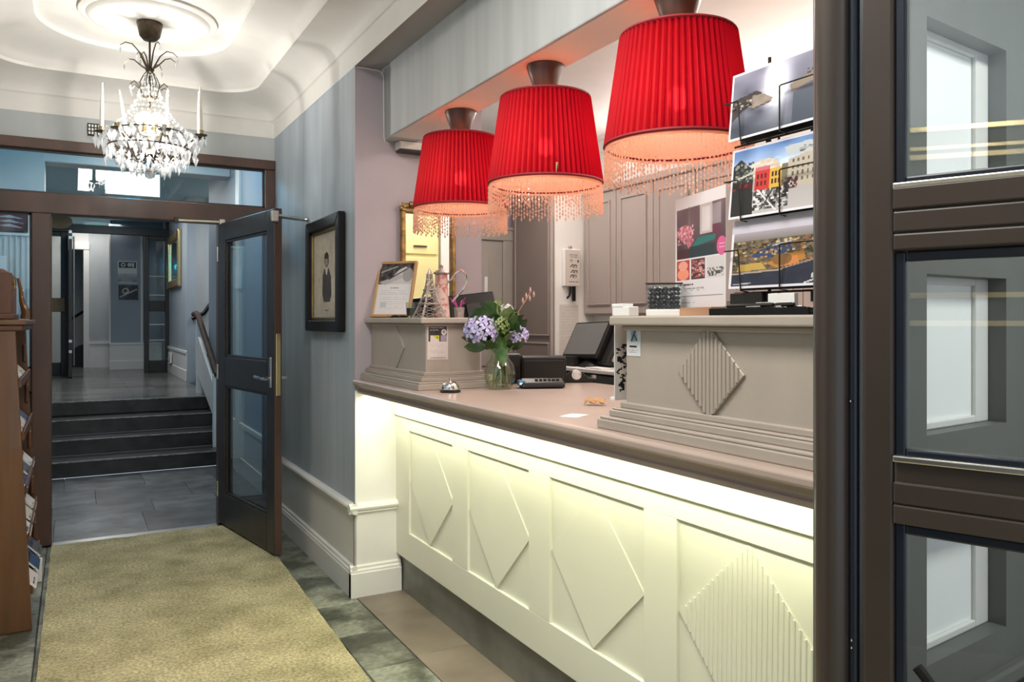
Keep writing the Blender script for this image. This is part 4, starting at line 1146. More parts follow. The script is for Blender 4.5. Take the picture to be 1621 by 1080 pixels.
# ================================================================== VESTIBULE AND LANDING THINGS
ex = thing('exit_sign', 'glowing white-cyan box sign hanging behind the transom window', 'sign', (0.38, 6.22, 2.27))
MB().box(0.195, 0.552, 6.20, 6.245, 2.285, 2.452).build('housing', WHITEP, ex, bevel=0.004)
MB().box(0.202, 0.545, 6.196, 6.2005, 2.292, 2.445).build('lit_face', SIGN, ex)
MB().tube([(0.375, 6.222, 2.45), (0.375, 6.222, 3.06)], 0.008, 8).build('rod', STEEL, ex)
lm = thing('ceiling_lamp', 'flat teal-white ceiling lamp glowing over the landing', 'lamp', (0.38, 12.4, 3.0))
MB().lathe([(0.24, 3.058), (0.24, 3.035), (0.02, 3.03)], (0.38, 12.4, 0), 24).build('rim', STEEL, lm, smooth=True)
MB().lathe([(0.22, 3.036), (0.19, 2.995), (0.10, 2.975), (0.01, 2.972)], (0.38, 12.4, 0), 24).build('diffuser', LAMPON, lm, smooth=True)
gm = thing('gilt_mirror', 'gilt-framed mirror on the landing wall above the steps', 'mirror', (1.34, 12.75, 1.88))
for nm, q in (('frame_stile', (12.0, 12.16, 1.88, 2.70)), ('frame_stile', (13.34, 13.5, 1.88, 2.70)), ('frame_rail', (12.16, 13.34, 1.88, 2.0)), ('frame_rail', (12.16, 13.34, 2.58, 2.70))):
    MB().box(1.29, 1.343, q[0], q[1], q[2], q[3]).build(nm, GILT if 'rail' in nm else BRASSL, gm, bevel=0.02, seg=3)
MB().box(1.325, 1.335, 12.16, 13.34, 2.0, 2.58).build('glass', MIRROR, gm)
hr = thing('hand_rail', 'brown wooden handrail with white balustrade beside the stone steps', 'handrail', (1.25, 9.0, ZT))
MB().tube([(1.25, 8.22, 0.86), (1.25, 8.45, 0.96), (1.25, 9.55, 1.44), (1.25, 9.75, 1.48), (1.25, 9.95, 1.47)], 0.032, 8).build('rail', RAILW, hr, smooth=True)
MB().prism([(8.30, 0.40), (9.50, ZT + 0.20), (9.50, 1.22), (8.50, 0.80), (8.30, 0.70)], 'x', 1.235, 1.265).build('side_panel', WHITEP, hr, bevel=0.004)
MB().box(1.215, 1.285, 8.24, 8.31, ZT * 0.25 - 0.143, 0.86).build('newel_post', WHITEP, hr, bevel=0.006)
MB().box(1.22, 1.28, 9.5, 9.56, ZT - 0.02, 1.40).build('newel_post', WHITEP, hr, bevel=0.006)
dp = thing('poster', 'two-part black and white poster on the blue hall wall', 'poster', (0.72, 14.66, 1.75))
a = Art(40, 52, (.85, .87, .88), 5).rect(.04, .03, .96, .30, (.12, .13, .14)).ell(.28, .17, .12, .09, (.85, .85, .85)).ell(.28, .17, .07, .05, (.12, .12, .13)).ell(.62, .16, .12, .09, (.8, .8, .8)).rect(.75, .08, .85, .26, (.85, .85, .85)).grad(.55, .97, (.75, .77, .78), (.45, .47, .49)).poly([(.1, .97), (.4, .55), (.8, .97)], (.62, .64, .65))
sheet('upper_print', a, frame_xf((0.655, 14.655, 2.02), (1, 0, 0)), 0.29, 0.37, dp, 0.006)
a = Art(40, 40, (.14, .15, .16), 6).ell(.35, .4, .18, .2, (.7, .7, .7)).ell(.35, .4, .1, .12, (.14, .15, .16)).line(.1, .8, .9, .3, .04, (.6, .6, .6)).noise(.3, cells=8)
sheet('lower_print', a, frame_xf((0.665, 14.655, 1.74), (1, 0, 0)), 0.30, 0.25, dp, 0.006)
ov = MB().lathe([(0.17, 0), (0.185, 0.012), (0.18, 0.03), (0.01, 0.034)], (0, 0, 0), 28)
ov.v = [(-0.185 + p[0], YF - 0.04 - p[2], 2.885 + p[1] * 0.62) for p in ov.v]
tag(ov.build('wooden_plaque', OAKF, smooth=True), 'oval pale wooden plaque fixed high on the far door frame', 'plaque')
tag(MB().box(-0.315, -0.10, YF - 0.06, YF - 0.032, 1.525, 1.735).build('wooden_block', OAKF, bevel=0.01), 'square pale wooden push block on the far door frame', 'plaque')
rp = thing('leaf_picture', 'dark red picture of white leaves hung on the partition by the steps', 'picture', (-0.46, 8.0, 2.17))
a = Art(60, 60, (.32, .08, .10), 8)
for k in range(6):
    a.poly([(.05 + .02 * k, .1 + .15 * k), (.5, .02 + .15 * k), (.98, .12 + .16 * k), (.55, .12 + .15 * k)], (.72, .68, .70)).line(.05, .1 + .15 * k, .95, .12 + .16 * k, .012, (.2, .1, .12))
sheet('print', a, frame_xf((-0.60, 7.985, 2.17), (1, 0, 0)), 0.25, 0.25, rp, 0.004)
MB().box(-0.61, -0.34, 7.990, 8.02, 2.16, 2.43).build('backing', BLACK, rp)
tag(MB().box(-0.58, -0.50, 7.985, 8.004, 1.72, 1.95).build('notice_card', PAPER, bevel=0.002), 'small white card on the ribbed panel of the partition', 'notice')
so = thing('wall_socket', 'small white box on the skirting of the landing wall', 'socket', (1.33, 13.2, 0.75))
MB().box(1.300, 1.325, 13.05, 13.35, 0.74, 0.90).build('plate', WHITEP, so, bevel=0.004)
MB().lathe([(0.03, 0.0), (0.03, 0.004)], (1.299, 13.2, 0.80), 10).build('outlet', GREYP, so)
# ================================================================== ON THE RAISED BOX BY THE WALL
SZ = 1.411
nf = thing('framed_notice', 'honey-oak framed notice with a black and white photo leaning on the raised box', 'picture', (1.40, 3.75, SZ))
u = Vector((0.15, -0.18, 0)); L0 = 0.222
up = Vector((0.77 * 0.30, 0.64 * 0.30, 1))
xf = frame_xf((1.322, 3.835, SZ + 0.004), u, up)
HF = 0.298
for nm, q in (('frame_stile', (0, .014, 0, HF)), ('frame_stile', (L0 - .014, L0, 0, HF)), ('frame_rail', (.014, L0 - .014, 0, .014)), ('frame_rail', (.014, L0 - .014, HF - .014, HF))):
    MB(xf).box(q[0], q[1], -0.008, 0.010, q[2], q[3]).build(nm, OAKF, nf, bevel=0.003)
a = Art(100, 132, (.86, .86, .87), 11).rect(0, 0, 1, .40, (.25, .24, .25)).noise(.35, 0, 0, 1, .40, 14)
a.poly([(.25, .40), (.55, .12), (.75, .05), (.98, .18), (1, .40)], (.78, .77, .78)).poly([(.02, .36), (.6, .22), (.75, .26), (.2, .42)], (.7, .69, .70)).ell(.84, .22, .15, .14, (.62, .61, .62)).line(.3, .30, .8, .10, .012, (.2, .2, .2)).line(.05, .16, .5, .05, .015, (.6, .6, .6))
a.rect(0, .40, 1, .405, (.86, .86, .86)).words(.38, .62, .47, .018, (.25, .25, .25), 1)
for k, yy in enumerate((.53, .57, .66, .74, .79, .84, .88)): a.words(.12, .85, yy, .008, (.68, .69, .72))
a.rect(.08, .60, .92, .603, (.7, .7, .72)).rect(.08, .70, .92, .703, (.7, .7, .72)).rect(.15, .76, .32, .86, (.74, .75, .77))
sheet('print', a, xf @ Matrix.Translation((.014, -0.001, .014)), L0 - .028, HF - .028, nf, 0.004)
MB(xf).box(L0 * .45, L0 * .55, .010, .016, .02, .2).build('back_strut', OAKF, nf)

tw = thing('lattice_tower', 'small pewter lattice tower ornament on the raised box', 'ornament', (1.415, 3.30, SZ))
mb = MB(); tx, ty = 1.415, 3.300
def lev(h): return 0.050 * (1 - h) ** 1.8 + 0.009
cor = [(1, 1), (-1, 1), (-1, -1), (1, -1)]
for sx, sy in cor:
    mb.tube([(tx + sx * lev(h), ty + sy * lev(h), SZ + 0.20 * h) for h in [k / 8 for k in range(9)]], [0.0055 - 0.0025 * k / 8 for k in range(9)], 5)
mb.build('legs_frame', LGREY, tw, smooth=True)
br = MB()
for k in range(8):
    h0, h1 = k / 8, (k + 1) / 8
    for i in range(4):
        (a0, b0), (a1, b1) = cor[i], cor[(i + 1) % 4]
        br.tube([(tx + a0 * lev(h0), ty + b0 * lev(h0), SZ + .2 * h0), (tx + a1 * lev(h1), ty + b1 * lev(h1), SZ + .2 * h1)], 0.0018, 4)
        br.tube([(tx + a1 * lev(h0), ty + b1 * lev(h0), SZ + .2 * h0), (tx + a0 * lev(h1), ty + b0 * lev(h1), SZ + .2 * h1)], 0.0018, 4)
br.build('bracing', LGREY, tw)
for h in (0.30, 0.62):
    r = lev(h) + 0.006
    MB().box(tx - r, tx + r, ty - r, ty + r, SZ + .2 * h, SZ + .2 * h + .006).build('platform', LGREY, tw, bevel=0.001)
MB().lathe([(0.012, 0.198), (0.010, 0.208), (0.002, 0.225)], (tx, ty, SZ), 8).build('spire', LGREY, tw)

cp = thing('coffee_pot', 'tall red-patterned pale tin coffee pot with a big hooked handle', 'pot', (1.535, 3.40, SZ))
px, py = 1.527, 3.42
MB().lathe([(0.040, 0), (0.041, 0.01), (0.034, 0.10), (0.029, 0.20), (0.030, 0.206), (0.027, 0.21)], (px, py, SZ), 24).build('body', RCAN, cp, smooth=True)
MB().lathe([(0.037, 0.208), (0.038, 0.214), (0.028, 0.222), (0.010, 0.232), (0.008, 0.240), (0.010, 0.247), (0.003, 0.252)], (px, py, SZ), 20).build('lid', LGREY, cp, smooth=True)
dv = Vector((0.72, -0.69, 0)).normalized()
hp = [(0.028, 0.165), (0.050, 0.180), (0.072, 0.215), (0.098, 0.225), (0.122, 0.205), (0.126, 0.165), (0.105, 0.130), (0.075, 0.100), (0.055, 0.075)]
MB().tube([(px + dv.x * r, py + dv.y * r, SZ + z) for r, z in hp], 0.0055, 8).build('handle', CHROME, cp, smooth=True)
MB().tube([(px - dv.x * 0.030, py - dv.y * 0.030, SZ + 0.10), (px - dv.x * 0.055, py - dv.y * 0.055, SZ + 0.13), (px - dv.x * 0.065, py - dv.y * 0.065, SZ + 0.165)], [0.011, 0.008, 0.006], 8).build('spout', LGREY, cp, smooth=True)

gl = thing('glass_tumbler', 'dark candle in a low glass tumbler before the framed notice', 'glass', (1.385, 3.42, SZ))
MB().lathe([(0.030, 0.0), (0.034, 0.004), (0.036, 0.072), (0.0335, 0.072), (0.031, 0.008), (0.001, 0.007)], (1.385, 3.42, SZ), 20, cap=False).build('glass', VASEG, gl, smooth=True)
MB().lathe([(0.030, 0.010), (0.032, 0.045), (0.001, 0.046)], (1.385, 3.42, SZ), 18).build('candle', DGREY, gl, smooth=True)
sg = thing('sunglasses', 'folded black sunglasses lying in front of the framed notice', 'glasses', (1.335, 3.45, SZ))
for d in (-0.024, 0.024):
    MB().lathe([(0.019, 0.002), (0.021, 0.008), (0.014, 0.013)], (1.335 - d * .55, 3.47 + d * .8, SZ), 12).build('lens', BLACK, sg, smooth=True)
MB().tube([(1.335, 3.47, SZ + 0.012), (1.343, 3.462, SZ + 0.012)], 0.002, 5).build('bridge', BLACK, sg)
MB().tube([(1.36, 3.44, SZ + 0.004), (1.30, 3.50, SZ + 0.004)], 0.002, 5).build('temple', BLACK, sg)
tp = thing('twig_pot', 'tiny grey pot with magenta twigs beside the coffee pot', 'plant pot', (1.555, 3.28, SZ))
MB().lathe([(0.020, 0), (0.025, 0.048), (0.022, 0.048), (0.018, 0.006)], (1.555, 3.28, SZ), 14).build('pot', LGREY, tp, smooth=True)
for k in range(7):
    a = k * 0.9; r = 0.03 + 0.02 * (k % 3)
    MB().tube([(1.555, 3.28, SZ + .03), (1.555 + r * .5 * math.cos(a), 3.28 + r * .5 * math.sin(a), SZ + .065), (1.555 + r * math.cos(a), 3.28 + r * math.sin(a), SZ + .07 + .012 * (k % 4))], [.0026, .002, .0014], 5).build('twig', PINK, tp)
# notice stuck to the end face
a = Art(56, 78, (.83, .79, .77), 12).rect(.05, .03, .95, .47, (.22, .19, .20)).noise(.15, .05, .03, .95, .47, 10).words(.10, .80, .06, .025, (.8, .78, .76), 1).words(.12, .55, .13, .02, (.75, .73, .72), 1)
a.ell(.80, .20, .13, .09, (.82, .79, .78)).ell(.80, .20, .06, .04, (.55, .52, .52)).rect(.14, .29, .58, .47, (.84, .80, .78)).poly([(.25, .29), (.58, .29), (.58, .43), (.42, .38)], (.78, .76, .18)).rect(.45, .34, .52, .37, (.2, .2, .1)).rect(.64, .30, .95, .46, (.62, .57, .62))
for k in range(6): a.words(.12, .85, .55 + .05 * k, .010, (.72, .67, .66))
a.words(.12, .9, .94, .018, (.5, .46, .46), 1)
o = sheet('paper_notice', a, frame_xf((1.342, 3.1535, 1.228), (1, 0, 0)), 0.098, 0.150, thick=0.001)
tag(o, 'small printed notice with a yellow patch taped to the raised box end', 'notice')

# ================================================================== ON THE COUNTER TOP
bl = thing('service_bell', 'chrome service bell on a black base near the counter edge', 'bell', (1.369, 2.985, ZC))
bx_, by_ = 1.372, 2.982
MB().lathe([(0.043, 0), (0.044, 0.006), (0.040, 0.010), (0.02, 0.011)], (bx_, by_, ZC), 24).build('base', BLACK, bl, smooth=True)
MB().lathe([(0.038, 0.012), (0.0385, 0.017), (0.036, 0.028), (0.029, 0.040), (0.016, 0.047), (0.004, 0.048)], (bx_, by_, ZC), 24).build('dome', CHROME, bl, smooth=True)
MB().lathe([(0.004, 0.046), (0.004, 0.054), (0.007, 0.055), (0.007, 0.060), (0.003, 0.062)], (bx_, by_, ZC), 10).build('plunger', CHROME, bl, smooth=True)

vx, vy = 1.625, 3.015
va = thing('glass_vase', 'bulbous clear glass vase of water on the counter', 'vase', (vx, vy, ZC))
outer = [(0.040, 0.0), (0.052, 0.004), (0.066, 0.040), (0.070, 0.075), (0.060, 0.108), (0.042, 0.130), (0.037, 0.150), (0.046, 0.178)]
MB().lathe(outer + [(r - 0.003, z) for r, z in outer[::-1]][:-1] + [(0.03, 0.008), (0.001, 0.008)], (vx, vy, ZC), 28, cap=False).build('glass', VASEG, va, smooth=True)
MB().lathe([(0.046, 0.012), (0.0615, 0.042), (0.0655, 0.075), (0.060, 0.096), (0.002, 0.096)], (vx, vy, ZC), 24).build('water', VASEG, va, smooth=True)
bq = thing('flower_bouquet', 'bouquet of lilac hydrangea and white blooms with dark green leaves standing in the vase', 'flowers', (vx, vy, ZC + 0.02))
rb = random.Random(4)
heads = [(-0.062, -0.05, 0.255, 'l', 0.072), (0.012, -0.05, 0.275, 'g', 0.046), (0.092, 0.00, 0.235, 'l', 0.046), (0.045, 0.02, 0.345, 'w', 0.030), (-0.01, 0.03, 0.355, 'g', 0.034), (0.075, 0.03, 0.315, 'g', 0.03)]
Rr = Vector((0.873, -0.488, 0)); Ff = Vector((0.488, 0.873, 0))
def at(l, d, z):
    l = l - 0.018 * max(0.0, min(1.0, (z - 0.15) / 0.1))
    return (vx + Rr.x * l + Ff.x * d, vy + Rr.y * l + Ff.y * d, ZC + z)
def petal_leaf(mb, base, tipv, w, curl_=0.2):
    b = Vector(base); t = Vector(tipv); d = t - b; s = d.cross(Vector((rb.uniform(-.5, .7), rb.uniform(.2, 1.0), rb.uniform(-.3, .5))))
    w *= 1.35
    s = s.normalized() if s.length > 1e-5 else Vector((1, 0, 0))
    n = s.cross(d).normalized()
    V = []; q = [0.0, 0.45, 0.9, 1.0, 0.75, 0.0]
    for i in range(6):
        k = i / 5; c = b + d * k + n * (d.length * curl_ * math.sin(PI * k))
        V += [tuple(c - s * w * q[i]), tuple(c - n * w * 0.25 * q[i]), tuple(c + s * w * q[i])]
    F_ = []
    for i in range(5):
        a_ = i * 3; F_ += [(a_, a_ + 1, a_ + 4, a_ + 3), (a_ + 1, a_ + 2, a_ + 5, a_ + 4)]
    mb.add(V, F_)
for k, (l, d, z, kind, r) in enumerate(heads):
    MB().tube([at(0.012 * (k - 2.5) , 0.01, 0.03), at(l * .25, d * .3, 0.15), at(l, d, z - .02)], 0.0035, 6).build('stem', LEAFL, bq, smooth=True)
    fl_ = MB(); nfl = 34 if kind == 'l' else 24
    for j in range(nfl):
        th = math.acos(1 - 1.6 * (j + .5) / nfl); ph = j * 2.4
        c = Vector(at(l, d, z)) + Vector((math.sin(th) * math.cos(ph), math.sin(th) * math.sin(ph), math.cos(th) * .8)) * r
        nn = (c - Vector(at(l, d, z))).normalized(); t1 = nn.orthogonal().normalized(); t2 = nn.cross(t1)
        for p_ in range(4):
            a_ = p_ * PI / 2 + j
            dd = t1 * math.cos(a_) + t2 * math.sin(a_); ee = t1 * math.cos(a_ + PI / 2) + t2 * math.sin(a_ + PI / 2)
            s_ = r * .36
            fl_.add([tuple(c), tuple(c + dd * s_ * .6 + ee * s_ * .4 + nn * .002), tuple(c + dd * s_ + nn * .003), tuple(c + dd * s_ * .6 - ee * s_ * .4 + nn * .002)], [(0, 1, 2, 3)])
    fl_.build('flower_head', {'l': LILAC, 'w': WPETAL, 'g': LEAFL}[kind], bq)
lf = []
for k in range(34):                                            # large low leaves
    a = rb.uniform(0, 2 * PI)
    lf.append((at(0.03 * math.cos(a), 0.03 * math.sin(a), 0.17 + rb.uniform(0, .06)), at(rb.uniform(.08, .145) * math.cos(a), min(.03, rb.uniform(.06, .12) * math.sin(a)), 0.20 + rb.uniform(-.03, .14)), rb.uniform(.017, .026)))
lf += [(at(-.03, -.03, .20), at(-.155, -.03, .225), .022), (at(-.03, -.03, .19), at(-.150, -.04, .185), .018), (at(0, -.05, .20), at(-.125, .02, .31), .03),
       (at(-.04, 0, .26), at(-.09, 0, .355), .034), (at(0, 0, .28), at(-.045, -.02, .385), .032), (at(.05, 0, .25), at(.10, 0, .355), .028), (at(.04, -.03, .26), at(.065, -.03, .36), .026),
       (at(.0, -.06, .255), at(.015, -.062, .10), .022), (at(.06, 0, .24), at(.125, 0, .325), .022), (at(-.02, .02, .28), at(-.10, .03, .33), .03), (at(.02, 0, .30), at(.03, 0, .40), .02)]
for k, (b0, t0, w) in enumerate(lf):
    m_ = MB(); petal_leaf(m_, b0, t0, w, 0.16); m_.build('leaf', LEAF if k % 4 else LEAFL, bq, smooth=True)
for k in range(9):                                             # stems and leaf bits under water
    a = k * .7
    MB().tube([at(.032 * math.cos(a), .03 * math.sin(a), .014), at(-.012 * math.cos(a), -.01 * math.sin(a), .15), at(-.04 * math.cos(a), -.03 * math.sin(a), .25)], 0.0032, 5).build('stem', LEAFL if k % 2 else LEAF, bq)
MB().tube([at(.05, .01, .20), at(.10, .01, .34), at(.135, .0, .395), at(.150, .0, .425)], 0.002, 5).build('twig', TWIGP, bq)
for dx, dz in ((.150, .43), (.132, .405), (.165, .412), (.118, .385), (.148, .395)):
    MB().lathe([(0.002, -.012), (0.006, 0), (0.003, .010), (.0005, .016)], at(dx, 0, dz), 6).build('bud', TWIGP, bq)

mo = thing('flat_monitor', 'black flat monitor seen from behind, tilted behind the raised box', 'monitor', (1.80, 3.5, ZC))
xf = frame_xf((1.645, 3.545, 1.365), (0.24, -0.04, 0.028), (0.05, 0.30, 1))
MB(xf).box(0, 0.245, 0, 0.022, 0, 0.165).build('screen_shell', BLACK, mo, bevel=0.006)
MB(xf).box(0.085, 0.16, -0.018, 0.0, 0.03, 0.11).build('mount_plate', DGREY, mo, bevel=0.004)
MB().tube([(1.745, 3.52, 1.42), (1.755, 3.54, 1.30), (1.755, 3.56, ZC + 0.01)], 0.014, 8).build('stand_neck', DGREY, mo, smooth=True)
MB().lathe([(0.09, 0), (0.088, 0.010), (0.02, 0.016)], (1.755, 3.56, ZC), 20).build('stand_foot', BLACK, mo, smooth=True)
MB(xf).box(0.02, 0.225, 0.0225, 0.0235, 0.014, 0.152).build('screen', RUBBER, mo)

pt = thing('receipt_printer', 'bulky black receipt printer behind the flower vase', 'printer', (1.90, 3.10, ZC))
xf = frame_xf((1.755, 3.235, ZC), (0.285, -0.125, 0))
MB(xf).prism([(0, 0.0), (0.20, 0.0), (0.20, 0.10), (0.15, 0.128), (0.02, 0.132), (0, 0.12)], 'x', 0.09, 0.305).build('body', BLACK, pt, bevel=0.008)
MB(xf).box(0.0, 0.095, 0.01, 0.19, 0.0, 0.142).build('feed_cover', DGREY, pt, bevel=0.012)
MB(xf).box(0.004, 0.085, 0.0, 0.012, 0.03, 0.085).build('slot', BLACK, pt, bevel=0.002)
MB(xf).box(0.10, 0.297, -0.004, 0.004, 0.02, 0.112).build('front_panel', DGREY, pt, bevel=0.004)
xf2 = frame_xf((1.697, 2.972, ZC), (0.20, -0.075, 0))
tr = thing('card_terminal', 'flat black card terminal lying in front of the receipt printer', 'card terminal', (1.74, 2.98, ZC))
MB(xf2).prism([(-0.01, 0.004), (0.088, 0.0), (0.098, 0.012), (0.095, 0.036), (0.05, 0.042), (0.0, 0.024)], 'x', 0.012, 0.205).build('body', BLACK, tr, bevel=0.008, seg=3)
MB(xf2).box(0.0, 0.030, 0.012, 0.06, 0.012, 0.036).build('end_cap', BLUEP, tr, bevel=0.004)
MB(xf2).box(0.004, 0.026, 0.006, 0.013, 0.018, 0.026).build('indicator', emis('lit_indicator', (0.35, 0.75, 1.0), 1.2), tr)
for i in range(6):
    for j in range(3): MB(xf2).box(.075 + i * .019, .088 + i * .019, .025 + j * .017, .036 + j * .017, .030, .040).build('key', DGREY, tr)
td = thing('tape_dispenser', 'small black tape dispenser at the back edge of the counter', 'tape dispenser', (2.08, 3.14, ZC))
xf3 = frame_xf((2.055, 3.155, ZC), (0.14, -0.06, 0))
MB(xf3).prism([(0.0, 0.0), (0.15, 0.0), (0.15, 0.020), (0.11, 0.026), (0.085, 0.052), (0.035, 0.056), (0.0, 0.030)], 'y', 0.0, 0.05).build('body', DGREY, td, bevel=0.006, seg=3)
rl = MB(xf3).lathe([(0.024, -0.009), (0.024, 0.009)], (0, 0, 0), 18)
td2 = MB(); td2.xf = xf3 @ Matrix.Translation((0.055, 0.012, 0.038)) @ Matrix.Rotation(PI / 2, 4, 'X')
td2.lathe([(0.024, -0.012), (0.024, 0.012)], (0, 0, 0), 18).build('tape_roll', PAPER, td, smooth=True)
MB(xf3).box(0.135, 0.152, 0.008, 0.042, 0.018, 0.034).build('cutter', STEEL, td)
pp = MB(frame_xf((1.318, 2.055, ZC), (0.5, -0.86, 0))).box(0, 0.060, 0.0, 0.085, 0.0004, 0.002).build('paper_slip', PAPER)
tag(pp, 'blank white paper slip on the counter top beside the raised box moulding', 'paper')
xf = frame_xf((1.565, 2.28, ZC + 0.001), (0.75, -0.66, 0))
lt = MB(xf)
V = []; Fc = []
for i in range(7):
    for j in range(5):
        V.append((0.07 * i / 6, 0.045 * j / 4 + 0.004 * math.sin(i * 2.1), 0.003 + 0.012 * abs(math.sin(i * 1.1 + j * .8)) + .010 * (j / 4)))
for i in range(6):
    for j in range(4):
        a = i * 5 + j; Fc.append((a, a + 1, a + 6, a + 5))
lv = lt.add(V, Fc).build('crumpled_wrapper', LEATH2, smooth=True)
sm = lv.modifiers.new('thickness', 'SOLIDIFY'); sm.thickness = 0.0012
tag(lv, 'crumpled tan paper wrapper lying on the counter top', 'wrapper')

# ================================================================== ON AND AT THE RAISED BOX BY THE DOOR
bh = thing('perforated_holder', 'white perforated leaflet holder standing at the end of the raised box', 'holder', (1.40, 1.81, ZC + 0.07))
a = Art(40, 60, (.80, .78, .75), 21)
for k in range(16):
    x, y = a.r.uniform(.03, .26), .34 + .035 * k
    a.line(x, y, x + .06 * a.r.choice([-1, 1]), y + .018, .010 + .008 * a.r.random(), (.06, .06, .06))
for k in range(10): a.ell(.05 + .2 * a.r.random(), .33 + .5 * a.r.random(), .02, .016, (.08, .08, .08))
sheet('front_sheet', a, frame_xf((1.332, 1.790, ZC + 0.074), (1, 0, 0)), 0.17, 0.232, bh, 0.003)
MB().box(1.332, 1.502, 1.793, 1.812, ZC + 0.074, ZC + 0.082).build('ledge', PAPER, bh)
wbx = thing('white_card_box', 'small white card box at the corner of the ribbed raised box shelf', 'box', (1.33, 1.735, SZ))
MB().box(1.304, 1.338, 1.690, 1.765, SZ, SZ + 0.026).build('carton', PAPER, wbx, bevel=0.002)
MB().box(1.303, 1.339, 1.715, 1.766, SZ + 0.024, SZ + 0.034).build('lid', PAPER, wbx, bevel=0.002)
a = Art(30, 50, (.82, .83, .84), 22).rect(.08, .05, .6, .12, (.45, .42, .40)).poly([(.3, .2), (.7, .12), (.8, .5), (.35, .55)], (.55, .65, .75)).line(.35, .5, .6, .2, .03, (.12, .13, .18)).line(.55, .3, .75, .5, .02, (.15, .16, .2)).rect(.2, .66, .75, .72, (.12, .12, .15)).words(.15, .8, .80, .02, (.4, .4, .45)).words(.2, .7, .87, .02, (.5, .5, .55))
o = sheet('shop_sticker', a, frame_xf((1.3338, 1.738, 1.302), (0, -1, 0)), 0.060, 0.084, thick=0.0008)
tag(o, 'small white and blue printed sticker on the ribbed raised box', 'sticker')

sb = thing('pebble_box', 'clear glass box of black pebbles on a white block', 'box', (1.43, 1.675, SZ))
xf = frame_xf((1.345, 1.668, SZ), (0.72, -0.69, 0))
MB(xf).box(0, 0.094, -0.002, 0.047, 0, 0.018).build('base_block', PAPER, sb, bevel=0.002)
for q in ((0.0, 0.094, 0.0, 0.003), (0.0, 0.094, 0.044, 0.047), (0.0, 0.003, 0.003, 0.044), (0.091, 0.094, 0.003, 0.044)):
    MB(xf).box(q[0], q[1], q[2], q[3], 0.018, 0.088).build('glass_side', GLASS, sb)
for q in ((-0.002, 0.096, -0.002, 0.001), (-0.002, 0.096, 0.046, 0.049), (-0.002, 0.001, 0, 0.047), (0.093, 0.096, 0, 0.047)):
    MB(xf).box(q[0], q[1], q[2], q[3], 0.086, 0.089).build('rim', DGREY, sb)
pb = None
for i in range(8):
    for j in range(3):
        for k in range(5):
            p = xf @ Vector((0.011 + i * 0.0102 + random.uniform(-.002, .002), 0.011 + j * 0.0122 + random.uniform(-.002, .002), 0.0255 + k * 0.0118))
            if pb is None: pb = MB().ball(tuple(p), 0.0062, 6, 4).build('pebble', STONEB, sb, org=tuple(p))
            else: inst(pb, sb, tuple(p), (random.random() * 3, random.random() * 3, 0), (random.uniform(.8, 1.15),) * 3)

tb = MB(frame_xf((1.435, 1.578, SZ), (-0.245, -0.97, 0))).box(0, 0.165, -0.045, -0.003, 0, 0.022).build('wooden_tray', COPPER, bevel=0.002)
tag(tb, 'shallow copper-brown wooden tray in front of the tall menu card', 'tray')
a = Art(120, 150, (.85, .83, .84), 31)
a.grad(.10, .52, (.42, .32, .34), (.24, .20, .22)).rect(0, 0, 1, .10, (.86, .83, .84)).rect(0, .10, .03, 1, (.85, .83, .84))
a.rect(.52, .10, .76, .34, (.72, .66, .66)).rect(.56, .13, .72, .32, (.80, .76, .76)).rect(.76, .12, .92, .28, (.55, .50, .52)).rect(.76, .28, .92, .42, (.40, .20, .28)).line(.3, .1, .3, .3, .006, (.5, .4, .42)).noise(.10, .03, .1, .95, .52, 9)
a.ell(.20, .30, .17, .06, (.72, .42, .46)).ell(.30, .35, .06, .09, (.70, .40, .46)).specks(80, .05, .25, .40, .40, [(.85, .55, .6), (.6, .3, .35), (.9, .7, .72)], .012, .009)
a.poly([(.36, .42), (.48, .36), (.82, .36), (.80, .40), (.30, .44)], (.14, .42, .40)).rect(.30, .43, .80, .52, (.13, .20, .22)).rect(.03, .44, .30, .52, (.28, .14, .16))
a.ell(.93, .46, .09, .075, (.80, .36, .55)).rect(.88, .44, .98, .445, (.9, .7, .8)).rect(.88, .47, .98, .475, (.9, .7, .8))
a.rect(.03, .535, .31, .70, (.70, .28, .24)).ell(.17, .65, .12, .05, (.92, .58, .46)).ell(.17, .58, .10, .04, (.90, .62, .54)).rect(.34, .535, .62, .70, (.30, .18, .18)).specks(60, .35, .54, .61, .69, [(.80, .60, .58), (.6, .35, .34)], .022, .008).rect(.65, .535, .98, .70, (.80, .78, .78)).specks(40, .66, .62, .97, .69, [(.3, .3, .3), (.5, .48, .48)], .015, .01)
a.words(.05, .38, .735, .012, (.25, .22, .23), 1).words(.05, .16, .770, .008, (.5, .5, .5)).words(.20, .60, .770, .008, (.6, .6, .6)).words(.20, .60, .785, .008, (.6, .6, .6)).words(.05, .15, .805, .008, (.5, .5, .5)).rect(.05, .835, .95, .839, (.5, .5, .52)).rect(.05, .865, .95, .868, (.55, .55, .57)).words(.05, .42, .885, .006, (.55, .55, .57)).words(.05, .14, .97, .008, (.4, .4, .4), 1).words(.72, .90, .965, .014, (.25, .25, .25), 1)
up = Vector((0, 0, 1))
mc = sheet('menu_card', a, frame_xf((1.462, 1.685, SZ + 0.0005), (-0.245, -0.97, 0), up), 0.268, 0.322, thick=0.002)
tag(mc, 'tall white printed menu card with pink photos standing behind the copper-brown tray', 'card')

